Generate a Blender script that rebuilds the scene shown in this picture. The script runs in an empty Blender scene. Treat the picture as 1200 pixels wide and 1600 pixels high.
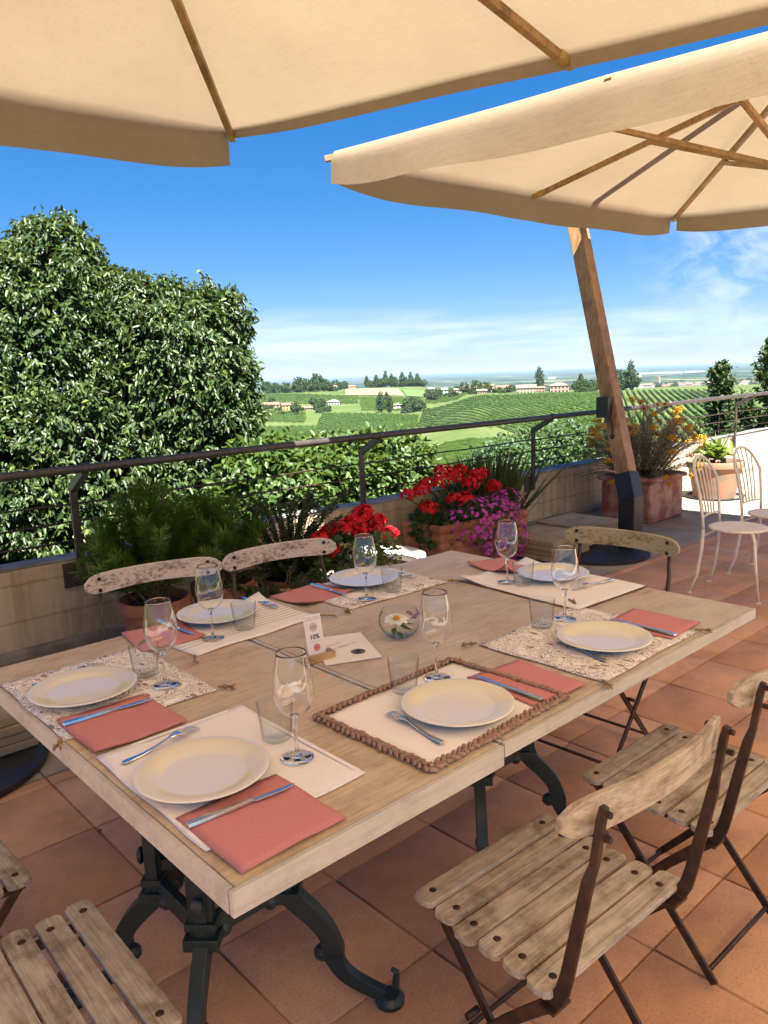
import bpy, bmesh, math, random
import numpy as np
from mathutils import Vector, Matrix
random.seed(7); rng = np.random.default_rng(11)
PI = math.pi
scn = bpy.context.scene
COL = scn.collection

# ------------------------------------------------------------------ camera
CAM_H = 1.55
F = 1215.0 / 1600.0
pit, rol = math.atan(217 / 1215.0), math.radians(2.2)
yaw = math.radians(48)
def Y2W(x, y, z=0.0):          # camera-heading frame (right, forward) -> terrace frame
    return Vector((x * math.sin(yaw) + y * math.cos(yaw), -x * math.cos(yaw) + y * math.sin(yaw), z))
fwd = Y2W(0, math.cos(pit), -math.sin(pit)); up0 = Y2W(0, math.sin(pit), math.cos(pit)); r0 = Y2W(1, 0, 0)
c_right = r0 * math.cos(rol) - up0 * math.sin(rol); c_up = r0 * math.sin(rol) + up0 * math.cos(rol)
cam = bpy.data.cameras.new('camera'); co = bpy.data.objects.new('camera', cam); COL.objects.link(co)
cam.sensor_fit = 'VERTICAL'; cam.sensor_height = 36; cam.lens = 36 * F; cam.clip_end = 90000; cam.clip_start = 0.02
M = Matrix((c_right, c_up, -fwd)).transposed().to_4x4(); M.translation = Vector((0, 0, CAM_H)); co.matrix_world = M
scn.camera = co
def ray(px, py): return c_right * ((px - 600) / 1215.0) - c_up * ((py - 800) / 1215.0) + fwd
def at_dist(px, py, d):
    r = ray(px, py); return Vector((0, 0, CAM_H)) + r * (d / math.hypot(r.x, r.y))

# ------------------------------------------------------------------ helpers
class MB:
    def __init__(s): s.v = []; s.f = []; s.m = []
    def add(s, verts, faces, mi=0):
        b = len(s.v); s.v += [tuple(v) for v in verts]; s.f += [tuple(i + b for i in f) for f in faces]; s.m += [mi] * len(faces)
    def box(s, c, d, rot=None, mi=0):
        x, y, z = d[0] / 2, d[1] / 2, d[2] / 2
        vs = [Vector((i * x, j * y, k * z)) for k in (-1, 1) for j in (-1, 1) for i in (-1, 1)]
        if rot is not None: vs = [rot @ v for v in vs]
        c = Vector(c); vs = [v + c for v in vs]
        s.add(vs, [(0, 2, 3, 1), (4, 5, 7, 6), (0, 1, 5, 4), (2, 6, 7, 3), (0, 4, 6, 2), (1, 3, 7, 5)], mi)
    def beam(s, a, b, w, h, upv=(0, 0, 1), mi=0):
        a, b = Vector(a), Vector(b); d = (b - a); L = d.length; d.normalize()
        sx = d.cross(Vector(upv)).normalized(); sz = sx.cross(d)
        R = Matrix((sx, d, sz)).transposed(); s.box((a + b) / 2, (w, L, h), R, mi)
    def tube(s, pts, r, n=8, mi=0, cap=True):
        pts = [Vector(p) for p in pts]; rr = r if isinstance(r, (list, tuple)) else [r] * len(pts)
        vs = []; fs = []; prev = None
        for i, p in enumerate(pts):
            t = (pts[min(i + 1, len(pts) - 1)] - pts[max(i - 1, 0)]).normalized()
            a = prev if prev is not None else (Vector((0, 0, 1)) if abs(t.z) < .9 else Vector((1, 0, 0)))
            x = (a - t * a.dot(t)).normalized(); y = t.cross(x); prev = x
            for k in range(n):
                q = 2 * PI * k / n; vs.append(p + (x * math.cos(q) + y * math.sin(q)) * rr[i])
        for i in range(len(pts) - 1):
            for k in range(n): fs.append((i * n + k, i * n + (k + 1) % n, (i + 1) * n + (k + 1) % n, (i + 1) * n + k))
        if cap: fs.append(tuple(reversed(range(n)))); fs.append(tuple(range((len(pts) - 1) * n, len(pts) * n)))
        s.add(vs, fs, mi)
    def lathe(s, prof, n=48, c=(0, 0, 0), mi=0, sx=1, sy=1):
        c = Vector(c); vs = []; fs = []
        for r, z in prof:
            for k in range(n):
                q = 2 * PI * k / n; vs.append(c + Vector((r * math.cos(q) * sx, r * math.sin(q) * sy, z)))
        for i in range(len(prof) - 1):
            for k in range(n): fs.append((i * n + k, i * n + (k + 1) % n, (i + 1) * n + (k + 1) % n, (i + 1) * n + k))
        if prof[0][0] > 1e-5: fs.append(tuple(reversed(range(n))))
        if prof[-1][0] > 1e-5: fs.append(tuple(range((len(prof) - 1) * n, len(prof) * n)))
        s.add(vs, fs, mi)
    def flat_sweep(s, path, w, t, x, mi=0):
        """flat bar: path in the YZ plane at lateral position x, width w in plane, thickness t across"""
        P = [Vector((0, a, b)) for a, b in path]; vs = []; fs = []
        ww = w if isinstance(w, (list, tuple)) else [w] * len(P); tt = t if isinstance(t, (list, tuple)) else [t] * len(P)
        xx = x if isinstance(x, (list, tuple)) else [x] * len(P)
        for i, p in enumerate(P):
            d = (P[min(i + 1, len(P) - 1)] - P[max(i - 1, 0)]).normalized(); nn = Vector((0, -d.z, d.y))
            for sx, sn in ((-1, -1), (1, -1), (1, 1), (-1, 1)):
                q = p + nn * (sn * ww[i] / 2); vs.append((xx[i] + sx * tt[i] / 2, q.y, q.z))
        for i in range(len(P) - 1):
            for k in range(4): fs.append((i * 4 + k, i * 4 + (k + 1) % 4, i * 4 + 4 + (k + 1) % 4, i * 4 + 4 + k))
        fs.append((3, 2, 1, 0)); b = (len(P) - 1) * 4; fs.append((b, b + 1, b + 2, b + 3)); s.add(vs, fs, mi)
    def prism(s, poly, z0, z1, mi=0):
        n = len(poly); vs = [(x, y, z0) for x, y in poly] + [(x, y, z1) for x, y in poly]
        fs = [tuple(reversed(range(n))), tuple(range(n, 2 * n))] + [(i, (i + 1) % n, n + (i + 1) % n, n + i) for i in range(n)]
        s.add(vs, fs, mi)
    def grid(s, fn, nu, nv, mi=0):
        vs = [fn(i / nu, j / nv) for j in range(nv + 1) for i in range(nu + 1)]
        fs = [(j * (nu + 1) + i, j * (nu + 1) + i + 1, (j + 1) * (nu + 1) + i + 1, (j + 1) * (nu + 1) + i) for j in range(nv) for i in range(nu)]
        s.add(vs, fs, mi)
    def ball(s, c, r, n=10, mi=0, sc=(1, 1, 1), rot=None):
        pr = [(math.sin(PI * i / (n // 2 + 1)), -math.cos(PI * i / (n // 2 + 1))) for i in range(n // 2 + 2)]
        vs = []; fs = []
        for a, z in pr:
            for k in range(n):
                v = Vector((a * math.cos(2 * PI * k / n) * r * sc[0], a * math.sin(2 * PI * k / n) * r * sc[1], z * r * sc[2]))
                if rot is not None: v = rot @ v
                vs.append(v + Vector(c))
        for i in range(len(pr) - 1):
            for k in range(n): fs.append((i * n + k, i * n + (k + 1) % n, (i + 1) * n + (k + 1) % n, (i + 1) * n + k))
        s.add(vs, fs, mi)
    def build(s, name, mats, parent=None, smooth=False, bevel=0, solid=0, auto=None, sub=0):
        me = bpy.data.meshes.new(name); me.from_pydata(s.v, [], s.f)
        for m in (mats if isinstance(mats, (list, tuple)) else [mats]): me.materials.append(m)
        me.polygons.foreach_set('material_index', s.m)
        bm = bmesh.new(); bm.from_mesh(me); bmesh.ops.remove_doubles(bm, verts=bm.verts, dist=1e-6)
        if not solid: bmesh.ops.recalc_face_normals(bm, faces=bm.faces)
        bm.to_mesh(me); bm.free()
        if smooth: me.polygons.foreach_set('use_smooth', [True] * len(me.polygons))
        if auto is not None:
            me.polygons.foreach_set('use_smooth', [True] * len(me.polygons))
            try: me.set_sharp_from_angle(angle=math.radians(auto))
            except Exception: pass
        me.update(); o = bpy.data.objects.new(name, me); COL.objects.link(o)
        if parent: o.parent = parent
        if solid: k = o.modifiers.new('solid', 'SOLIDIFY'); k.thickness = solid; k.offset = 0
        if bevel: k = o.modifiers.new('bevel', 'BEVEL'); k.width = bevel; k.segments = 2; k.limit_method = 'ANGLE'
        if sub: k = o.modifiers.new('sub', 'SUBSURF'); k.levels = k.render_levels = sub
        return o

def np_mesh(name, V, Fq, mat, parent=None, rnd=None, smooth=True):
    me = bpy.data.meshes.new(name); V = np.asarray(V, np.float32); Fq = np.asarray(Fq, np.int32); k = Fq.shape[1]
    me.vertices.add(len(V)); me.vertices.foreach_set('co', V.ravel())
    me.loops.add(Fq.size); me.loops.foreach_set('vertex_index', Fq.ravel())
    me.polygons.add(len(Fq)); me.polygons.foreach_set('loop_start', np.arange(0, Fq.size, k, dtype=np.int32))
    me.polygons.foreach_set('loop_total', np.full(len(Fq), k, np.int32))
    if rnd is not None:
        a = me.attributes.new('rnd', 'FLOAT', 'POINT'); a.data.foreach_set('value', np.asarray(rnd, np.float32))
    me.update(calc_edges=True); me.validate()
    if smooth: me.polygons.foreach_set('use_smooth', np.ones(len(Fq), bool))
    me.materials.append(mat); o = bpy.data.objects.new(name, me); COL.objects.link(o)
    if parent: o.parent = parent
    return o

def tag(o, label=None, cat=None, group=None, kind=None):
    if label: o['label'] = label
    if cat: o['category'] = cat
    if group: o['group'] = group
    if kind: o['kind'] = kind
    return o
def thing(name, label, cat, loc=(0, 0, 0), rz=0, group=None):
    o = bpy.data.objects.new(name, None); COL.objects.link(o); o.location = loc; o.rotation_euler = (0, 0, rz)
    o.empty_display_size = .1
    return tag(o, label, cat, group)
def copy_tree(o, parent=None):
    c = o.copy(); COL.objects.link(c)
    if parent: c.parent = parent
    for ch in list(o.children): copy_tree(ch, c)
    return c
def dup(o, loc, rz, label, group=None):
    c = copy_tree(o); c.location = loc; c.rotation_euler = (0, 0, rz); c['label'] = label
    if group: c['group'] = group
    return c

# ------------------------------------------------------------------ materials
def new_mat(name):
    m = bpy.data.materials.new(name); m.use_nodes = True; nt = m.node_tree
    b = nt.nodes['Principled BSDF']; return m, nt, b
def N(nt, t, **kw):
    n = nt.nodes.new(t)
    for k, v in kw.items():
        if k.startswith('_'): setattr(n, k[1:], v)
        else: n.inputs[k.replace('__', ' ')].default_value = v
    return n
def L(nt, a, b): nt.links.new(a, b)
def ramp(nt, src, stops):
    r = nt.nodes.new('ShaderNodeValToRGB'); e = r.color_ramp.elements
    while len(e) < len(stops): e.new(.5)
    for i, (p, c) in enumerate(stops): e[i].position = p; e[i].color = (*c, 1) if len(c) == 3 else c
    L(nt, src, r.inputs['Fac']); return r
def coords(nt, scale=(1, 1, 1), kind='Object', rot=(0, 0, 0)):
    t = nt.nodes.new('ShaderNodeTexCoord'); mp = nt.nodes.new('ShaderNodeMapping')
    mp.inputs['Scale'].default_value = scale; mp.inputs['Rotation'].default_value = rot
    L(nt, t.outputs[kind], mp.inputs['Vector']); return mp.outputs['Vector']
def mixc(nt, fac, a, b, mode='MIX'):
    m = nt.nodes.new('ShaderNodeMix'); m.data_type = 'RGBA'; m.blend_type = mode
    for s, v in ((m.inputs['Factor'], fac), (m.inputs['A'], a), (m.inputs['B'], b)):
        if hasattr(v, 'is_linked') or hasattr(v, 'links'): L(nt, v, s)
        else: s.default_value = (*v, 1) if isinstance(v, tuple) and len(v) == 3 else v
    return m.outputs['Result']
def bump(nt, b, src, strength=.2, dist=.01):
    n = nt.nodes.new('ShaderNodeBump'); n.inputs['Strength'].default_value = strength; n.inputs['Distance'].default_value = dist
    L(nt, src, n.inputs['Height']); L(nt, n.outputs['Normal'], b.inputs['Normal'])
def noisy(name, c1, c2, scale=8, rough=.6, stretch=(1, 1, 1), bmp=.1, detail=6, lo=.35, hi=.65, metal=0, bd=.005, kind='Object', spec=.5):
    m, nt, b = new_mat(name); v = coords(nt, stretch, kind)
    n = N(nt, 'ShaderNodeTexNoise', Scale=scale, Detail=detail, Roughness=.6); L(nt, v, n.inputs['Vector'])
    r = ramp(nt, n.outputs['Fac'], [(lo, c1), (hi, c2)]); L(nt, r.outputs['Color'], b.inputs['Base Color'])
    b.inputs['Roughness'].default_value = rough; b.inputs['Metallic'].default_value = metal; b.inputs['Specular IOR Level'].default_value = spec
    if bmp: bump(nt, b, n.outputs['Fac'], bmp, bd)
    return m
def wood(name, c1, c2, c3, along=(1, 12, 12), scale=3, rough=.65, bmp=.25, blot=None, fine=.5):
    m, nt, b = new_mat(name); v = coords(nt, along)
    n = N(nt, 'ShaderNodeTexNoise', Scale=scale, Detail=9, Roughness=.65, Distortion=.6); L(nt, v, n.inputs['Vector'])
    r = ramp(nt, n.outputs['Fac'], [(.3, c1), (.5, c2), (.7, c3)]); col = r.outputs['Color']
    vf = coords(nt, tuple(q * 5 if q > 5 else q * 1.6 for q in along)); nf = N(nt, 'ShaderNodeTexNoise', Scale=scale, Detail=6, Roughness=.7); L(nt, vf, nf.inputs['Vector'])
    rf = ramp(nt, nf.outputs['Fac'], [(.36, (.42, .38, .34)), (.5, (1, 1, 1)), (.68, (1.15, 1.13, 1.1))]); col = mixc(nt, fine, col, rf.outputs['Color'], 'MULTIPLY')
    v2 = coords(nt, (1, 1, 1)); n2 = N(nt, 'ShaderNodeTexNoise', Scale=(blot or 9), Detail=7, Roughness=.7); L(nt, v2, n2.inputs['Vector'])
    r2 = ramp(nt, n2.outputs['Fac'], [(.36, (.36, .33, .29)), (.47, (.8, .78, .75)), (.6, (1.04, 1.03, 1.02))])
    col = mixc(nt, .8 * min(1, fine * 2), col, r2.outputs['Color'], 'MULTIPLY'); L(nt, col, b.inputs['Base Color'])
    b.inputs['Roughness'].default_value = rough; bump(nt, b, nf.outputs['Fac'], bmp * 1.4, .002); return m
def leafmat(name, c1, c2, c3, rough=.4, trans=.25, spec=.5):
    m, nt, b = new_mat(name)
    a = nt.nodes.new('ShaderNodeAttribute'); a.attribute_name = 'rnd'
    r = ramp(nt, a.outputs['Fac'], [(.0, c1), (.55, c2), (1., c3)]); L(nt, r.outputs['Color'], b.inputs['Base Color'])
    b.inputs['Roughness'].default_value = rough; b.inputs['Specular IOR Level'].default_value = spec
    t = nt.nodes.new('ShaderNodeBsdfTranslucent'); L(nt, mixc(nt, .5, r.outputs['Color'], (.35, .45, .05)), t.inputs['Color'])
    ms = nt.nodes.new('ShaderNodeMixShader'); ms.inputs[0].default_value = trans
    L(nt, b.outputs[0], ms.inputs[1]); L(nt, t.outputs[0], ms.inputs[2]); L(nt, ms.outputs[0], nt.nodes['Material Output'].inputs['Surface'])
    return m
def plain(name, c, rough=.5, metal=0, spec=.5):
    return noisy(name, tuple(x * .86 for x in c), tuple(min(1, x * 1.1) for x in c), 14, rough, bmp=.06, metal=metal, spec=spec)

def tile_mat(name, cols, rough=.7):
    m, nt, b = new_mat(name); a = nt.nodes.new('ShaderNodeAttribute'); a.attribute_name = 'rnd'
    r = ramp(nt, a.outputs['Fac'], [(i / (len(cols) - 1), c) for i, c in enumerate(cols)])
    v = coords(nt); n = N(nt, 'ShaderNodeTexNoise', Scale=3.2, Detail=8, Roughness=.7); L(nt, v, n.inputs['Vector'])
    r2 = ramp(nt, n.outputs['Fac'], [(.3, (.55, .53, .52)), (.5, (.95, .94, .93)), (.62, (1.1, 1.07, 1.04))])
    c = mixc(nt, .8, r.outputs['Color'], r2.outputs['Color'], 'MULTIPLY')
    n3 = N(nt, 'ShaderNodeTexNoise', Scale=130, Detail=3, Roughness=.7); L(nt, v, n3.inputs['Vector'])
    r3 = ramp(nt, n3.outputs['Fac'], [(.3, (.6, .58, .56)), (.45, (1, 1, 1)), (.7, (1.1, 1.1, 1.1))])
    c = mixc(nt, .8, c, r3.outputs['Color'], 'MULTIPLY'); L(nt, c, b.inputs['Base Color'])
    b.inputs['Roughness'].default_value = rough; bump(nt, b, n3.outputs['Fac'], .25, .002); return m

MT = {}
MT['terracotta_tile'] = tile_mat('terracotta_tile', [(.50, .26, .145), (.58, .32, .185), (.54, .285, .16), (.63, .365, .225)])
MT['grey_paving'] = tile_mat('grey_paving', [(.25, .21, .155), (.31, .265, .20), (.28, .235, .18)])
MT['grout'] = noisy('grout', (.09, .05, .035), (.15, .09, .06), 30, .9)
MT['iron_brown'] = noisy('iron_brown', (.035, .022, .017), (.10, .048, .03), 22, .5, bmp=.15, lo=.4, hi=.72, metal=.35)
MT['rail_paint'] = noisy('rail_paint', (.05, .038, .035), (.085, .068, .06), 10, .42, bmp=.05, metal=.2)
MT['cast_iron'] = noisy('cast_iron', (.010, .020, .020), (.022, .040, .038), 16, .42, bmp=.25, lo=.35, hi=.7)
MT['black_steel'] = noisy('black_steel', (.010, .011, .013), (.022, .023, .026), 12, .45, bmp=.05)
MT['steel'] = noisy('steel', (.62, .61, .60), (.72, .71, .70), 30, .17, bmp=.02, metal=1)
MT['slat_wood'] = wood('slat_wood', (.20, .145, .095), (.37, .29, .20), (.47, .39, .29), (14, 14, 1), 3, .8, .4, 11)
MT['slat_wood_x'] = wood('slat_wood_x', (.27, .22, .165), (.46, .395, .31), (.58, .52, .44), (1.4, 16, 16), 3.2, .8, .45, 11)
MT['back_wood'] = wood('back_wood', (.32, .235, .15), (.51, .405, .285), (.61, .52, .40), (1.4, 14, 14), 3, .75, .4, 9)
MT['umb_wood'] = wood('umb_wood', (.27, .14, .055), (.39, .22, .09), (.47, .29, .13), (14, 14, 1.2), 2.5, .5, .15, 4)
MT['screw'] = noisy('screw', (.03, .018, .014), (.08, .04, .028), 60, .6, metal=.5)
def chipped(name, paint, under, lo=.47, hi=.53):
    m, nt, b = new_mat(name); v = coords(nt, (1, 2.2, 2.2)); n = N(nt, 'ShaderNodeTexNoise', Scale=55, Detail=10, Roughness=.8, Distortion=.5); L(nt, v, n.inputs['Vector'])
    n2 = N(nt, 'ShaderNodeTexNoise', Scale=7, Detail=4); L(nt, v, n2.inputs['Vector'])
    md = N(nt, 'ShaderNodeMath', _operation='ADD'); L(nt, n.outputs['Fac'], md.inputs[0]); ml = N(nt, 'ShaderNodeMath', _operation='MULTIPLY_ADD'); L(nt, n2.outputs['Fac'], ml.inputs[0]); ml.inputs[1].default_value = .4; ml.inputs[2].default_value = -.2
    L(nt, ml.outputs[0], md.inputs[1]); r = ramp(nt, md.outputs[0], [(lo - .08, under), (lo, tuple(.5 * (a + c) for a, c in zip(paint, under))), (hi, paint)])
    L(nt, r.outputs['Color'], b.inputs['Base Color']); b.inputs['Roughness'].default_value = .75; bump(nt, b, md.outputs[0], .3, .003); return m
MT['chipped_white'] = chipped('chipped_white', (.60, .52, .47), (.15, .11, .085), .45, .5)
MT['chipped_olive'] = chipped('chipped_olive', (.42, .35, .20), (.12, .08, .04), .43, .49)
MT['white_iron'] = plain('white_iron', (.80, .73, .62), .45)
# concrete wall
def concrete():
    m, nt, b = new_mat('board_concrete'); v = coords(nt)
    n = N(nt, 'ShaderNodeTexNoise', Scale=2.2, Detail=9, Roughness=.7); L(nt, v, n.inputs['Vector'])
    r = ramp(nt, n.outputs['Fac'], [(.3, (.33, .255, .165)), (.5, (.54, .435, .30)), (.7, (.64, .535, .39))])
    vs = coords(nt, (9, 9, .8)); n2 = N(nt, 'ShaderNodeTexNoise', Scale=2, Detail=6, Roughness=.6); L(nt, vs, n2.inputs['Vector'])
    r2 = ramp(nt, n2.outputs['Fac'], [(.36, (.62, .58, .52)), (.56, (1, 1, 1))]); c = mixc(nt, .6, r.outputs['Color'], r2.outputs['Color'], 'MULTIPLY')
    # horizontal shutter-board seams
    sx = nt.nodes.new('ShaderNodeSeparateXYZ'); L(nt, v, sx.inputs[0])
    vd = coords(nt, (2, 2, 2)); nd = N(nt, 'ShaderNodeTexNoise', Scale=5, Detail=5); L(nt, vd, nd.inputs['Vector'])
    a = N(nt, 'ShaderNodeMath', _operation='MULTIPLY_ADD'); L(nt, nd.outputs['Fac'], a.inputs[0]); a.inputs[1].default_value = .035; L(nt, sx.outputs['Z'], a.inputs[2])
    w = N(nt, 'ShaderNodeMath', _operation='PINGPONG'); L(nt, a.outputs[0], w.inputs[0]); w.inputs[1].default_value = .11
    r3 = ramp(nt, w.outputs[0], [(.0, (.35, .3, .25)), (.004, (.6, .55, .5)), (.012, (1, 1, 1))]); c = mixc(nt, .5, c, r3.outputs['Color'], 'MULTIPLY')
    L(nt, c, b.inputs['Base Color']); b.inputs['Roughness'].default_value = .9
    n4 = N(nt, 'ShaderNodeTexNoise', Scale=40, Detail=6); L(nt, v, n4.inputs['Vector']); bump(nt, b, n4.outputs['Fac'], .3, .004); return m
MT['concrete'] = concrete()
MT['concrete_cap'] = noisy('concrete_cap', (.17, .15, .13), (.36, .32, .27), 7, .95, bmp=.4, detail=9)
MT['slab_top'] = noisy('slab_top', (.27, .21, .125), (.40, .32, .20), 6, .9, bmp=.25, detail=9)
# table top
def tabletop(name, c1, c2, c3, grey):
    m, nt, b = new_mat(name); v = coords(nt, (1.3, 26, 26))
    n = N(nt, 'ShaderNodeTexNoise', Scale=4, Detail=10, Roughness=.65, Distortion=.5); L(nt, v, n.inputs['Vector'])
    r = ramp(nt, n.outputs['Fac'], [(.28, c1), (.5, c2), (.72, c3)])
    v2 = coords(nt, (1.4, 2.2, 2)); n2 = N(nt, 'ShaderNodeTexNoise', Scale=5.5, Detail=8, Roughness=.7); L(nt, v2, n2.inputs['Vector'])
    r2 = ramp(nt, n2.outputs['Fac'], [(.33, (.60, .56, .52)), (.55, (1, 1, 1)), (.75, (1.12, 1.1, 1.06))]); c = mixc(nt, .8, r.outputs['Color'], r2.outputs['Color'], 'MULTIPLY')
    n3 = N(nt, 'ShaderNodeTexNoise', Scale=1.7, Detail=5); L(nt, v2, n3.inputs['Vector'])
    r3 = ramp(nt, n3.outputs['Fac'], [(.4, (0, 0, 0)), (.65, (1, 1, 1))]); c = mixc(nt, r3.outputs['Color'], c, mixc(nt, .5, c, grey))
    n5 = N(nt, 'ShaderNodeTexVoronoi', Scale=26); v5 = coords(nt, (.6, 1, 1)); L(nt, v5, n5.inputs['Vector'])
    r5 = ramp(nt, n5.outputs['Distance'], [(.03, (.62, .58, .54)), (.10, (1, 1, 1))]); c = mixc(nt, .55, c, r5.outputs['Color'], 'MULTIPLY')
    L(nt, c, b.inputs['Base Color']); b.inputs['Roughness'].default_value = .5; b.inputs['Specular IOR Level'].default_value = .35
    bump(nt, b, n.outputs['Fac'], .2, .002); return m
MT['top_a'] = tabletop('tabletop_oak', (.43, .31, .19), (.57, .43, .28), (.65, .51, .355), (.55, .47, .37))
MT['top_b'] = tabletop('tabletop_greyed', (.40, .31, .22), (.53, .425, .315), (.61, .505, .39), (.53, .47, .39))
MT['edge_board'] = wood('edge_board', (.44, .40, .345), (.53, .485, .43), (.57, .525, .47), (1.2, 9, 9), 3, .6, .1, 7, .22)
MT['napkin'] = noisy('red_paper', (.54, .20, .19), (.59, .235, .22), 240, .85, bmp=.15, bd=.001)
MT['mat_white'] = noisy('white_cotton', (.82, .775, .76), (.88, .83, .815), 190, .9, bmp=.3, bd=.001)
def floral():
    m, nt, b = new_mat('floral_print'); v = coords(nt)
    n = N(nt, 'ShaderNodeTexNoise', Scale=24, Detail=2, Roughness=.5, Distortion=1.6); L(nt, v, n.inputs['Vector'])
    w = N(nt, 'ShaderNodeMath', _operation='PINGPONG'); L(nt, n.outputs['Fac'], w.inputs[0]); w.inputs[1].default_value = .055
    r = ramp(nt, w.outputs[0], [(.014, (1, 1, 1)), (.021, (0, 0, 0))])
    n2 = N(nt, 'ShaderNodeTexNoise', Scale=13, Detail=1, Distortion=.8); L(nt, v, n2.inputs['Vector'])
    r2 = ramp(nt, n2.outputs['Fac'], [(.36, (0, 0, 0)), (.42, (1, 1, 1))])
    vo = N(nt, 'ShaderNodeTexVoronoi', Scale=42); vv = coords(nt, (1, .45, 1), rot=(0, 0, .6)); L(nt, vv, vo.inputs['Vector'])
    r4 = ramp(nt, vo.outputs['Distance'], [(.24, (1, 1, 1)), (.30, (0, 0, 0))])
    n3 = N(nt, 'ShaderNodeTexNoise', Scale=17, Detail=0); L(nt, v, n3.inputs['Vector']); r5 = ramp(nt, n3.outputs['Fac'], [(.52, (0, 0, 0)), (.56, (1, 1, 1))])
    lv = mixc(nt, 1., r4.outputs['Color'], r5.outputs['Color'], 'MULTIPLY')
    msk = mixc(nt, 1., mixc(nt, 1., r.outputs['Color'], r2.outputs['Color'], 'MULTIPLY'), lv, 'LIGHTEN')
    L(nt, mixc(nt, msk, (.84, .79, .76), (.30, .23, .18)), b.inputs['Base Color']); b.inputs['Roughness'].default_value = .9; return m
MT['floral'] = floral()
def striped():
    m, nt, b = new_mat('striped_cotton'); v = coords(nt); sx = nt.nodes.new('ShaderNodeSeparateXYZ'); L(nt, v, sx.inputs[0])
    w = N(nt, 'ShaderNodeMath', _operation='PINGPONG'); L(nt, sx.outputs['Y'], w.inputs[0]); w.inputs[1].default_value = .011
    r = ramp(nt, w.outputs[0], [(.0025, (.42, .30, .23)), (.004, (.84, .79, .765))])
    q = ramp(nt, sx.outputs['Y'], [(.0, (1, 1, 1)), (.02, (1, 1, 1)), (.03, (0, 0, 0))]);
    md = N(nt, 'ShaderNodeMath', _operation='ABSOLUTE'); L(nt, sx.outputs['Y'], md.inputs[0]); q = ramp(nt, md.outputs[0], [(.09, (0, 0, 0)), (.1, (1, 1, 1))])
    n = N(nt, 'ShaderNodeTexNoise', Scale=200, Detail=2); L(nt, v, n.inputs['Vector'])
    L(nt, mixc(nt, q.outputs['Color'], r.outputs['Color'], (.84, .79, .765)), b.inputs['Base Color']); b.inputs['Roughness'].default_value = .9; bump(nt, b, n.outputs['Fac'], .3, .001); return m
MT['striped'] = striped()
MT['jute'] = noisy('jute', (.24, .125, .085), (.40, .25, .19), 120, .9, bmp=.4, bd=.002)
MT['tassel'] = noisy('tassel_twine', (.20, .12, .06), (.38, .25, .13), 150, .9, bmp=.3)
MT['piping'] = plain('dark_piping', (.10, .065, .05), .8)
def platemat():
    m, nt, b = new_mat('cream_stoneware'); v = coords(nt); ln = N(nt, 'ShaderNodeVectorMath', _operation='LENGTH'); L(nt, v, ln.inputs[0])
    r = ramp(nt, ln.outputs['Value'], [(.085, (.78, .75, .70)), (.092, (.77, .71, .55)), (.128, (.78, .71, .52)), (.131, (.80, .76, .66))])
    L(nt, r.outputs['Color'], b.inputs['Base Color']); b.inputs['Roughness'].default_value = .09; b.inputs['Coat Weight'].default_value = .3; return m
MT['plate'] = platemat()
def glass_thin():
    m, nt, b = new_mat('clear_glass'); b.inputs['Transmission Weight'].default_value = 1; b.inputs['Roughness'].default_value = 0; b.inputs['IOR'].default_value = 1.47
    b.inputs['Base Color'].default_value = (.98, .99, .99, 1); return m
MT['glass'] = glass_thin()
def glass_solid():
    m, nt, b = new_mat('solid_glass'); b.inputs['Transmission Weight'].default_value = 1; b.inputs['Roughness'].default_value = 0; b.inputs['IOR'].default_value = 1.5
    b.inputs['Base Color'].default_value = (.97, .985, .98, 1)
    t = nt.nodes.new('ShaderNodeBsdfTransparent'); t.inputs['Color'].default_value = (.93, .95, .95, 1)
    ms = nt.nodes.new('ShaderNodeMixShader'); ms.inputs[0].default_value = .45; L(nt, b.outputs[0], ms.inputs[1]); L(nt, t.outputs[0], ms.inputs[2])
    L(nt, ms.outputs[0], nt.nodes['Material Output'].inputs['Surface']); return m
MT['glass_solid'] = glass_solid()
def glass_soft():
    """thin clear tumbler wall: clear face on, darker and mirror-like towards the edge"""
    m, nt, b = new_mat('table_glass'); lw = nt.nodes.new('ShaderNodeLayerWeight'); lw.inputs['Blend'].default_value = .5
    e = ramp(nt, lw.outputs['Facing'], [(.0, (.975, .985, .985)), (.55, (.95, .965, .965)), (.85, (.72, .75, .76)), (1., (.38, .42, .45))])
    t = nt.nodes.new('ShaderNodeBsdfTransparent'); L(nt, e.outputs['Color'], t.inputs['Color'])
    g = nt.nodes.new('ShaderNodeBsdfGlossy'); g.inputs['Roughness'].default_value = .01
    f = ramp(nt, lw.outputs['Facing'], [(.0, (.03, .03, .03)), (.6, (.06, .06, .06)), (.85, (.22, .22, .22)), (1., (.75, .75, .75))])
    ms = nt.nodes.new('ShaderNodeMixShader'); L(nt, f.outputs['Color'], ms.inputs[0]); L(nt, t.outputs[0], ms.inputs[1]); L(nt, g.outputs[0], ms.inputs[2])
    L(nt, ms.outputs[0], nt.nodes['Material Output'].inputs['Surface']); return m
MT['glass_soft'] = glass_soft()
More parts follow.
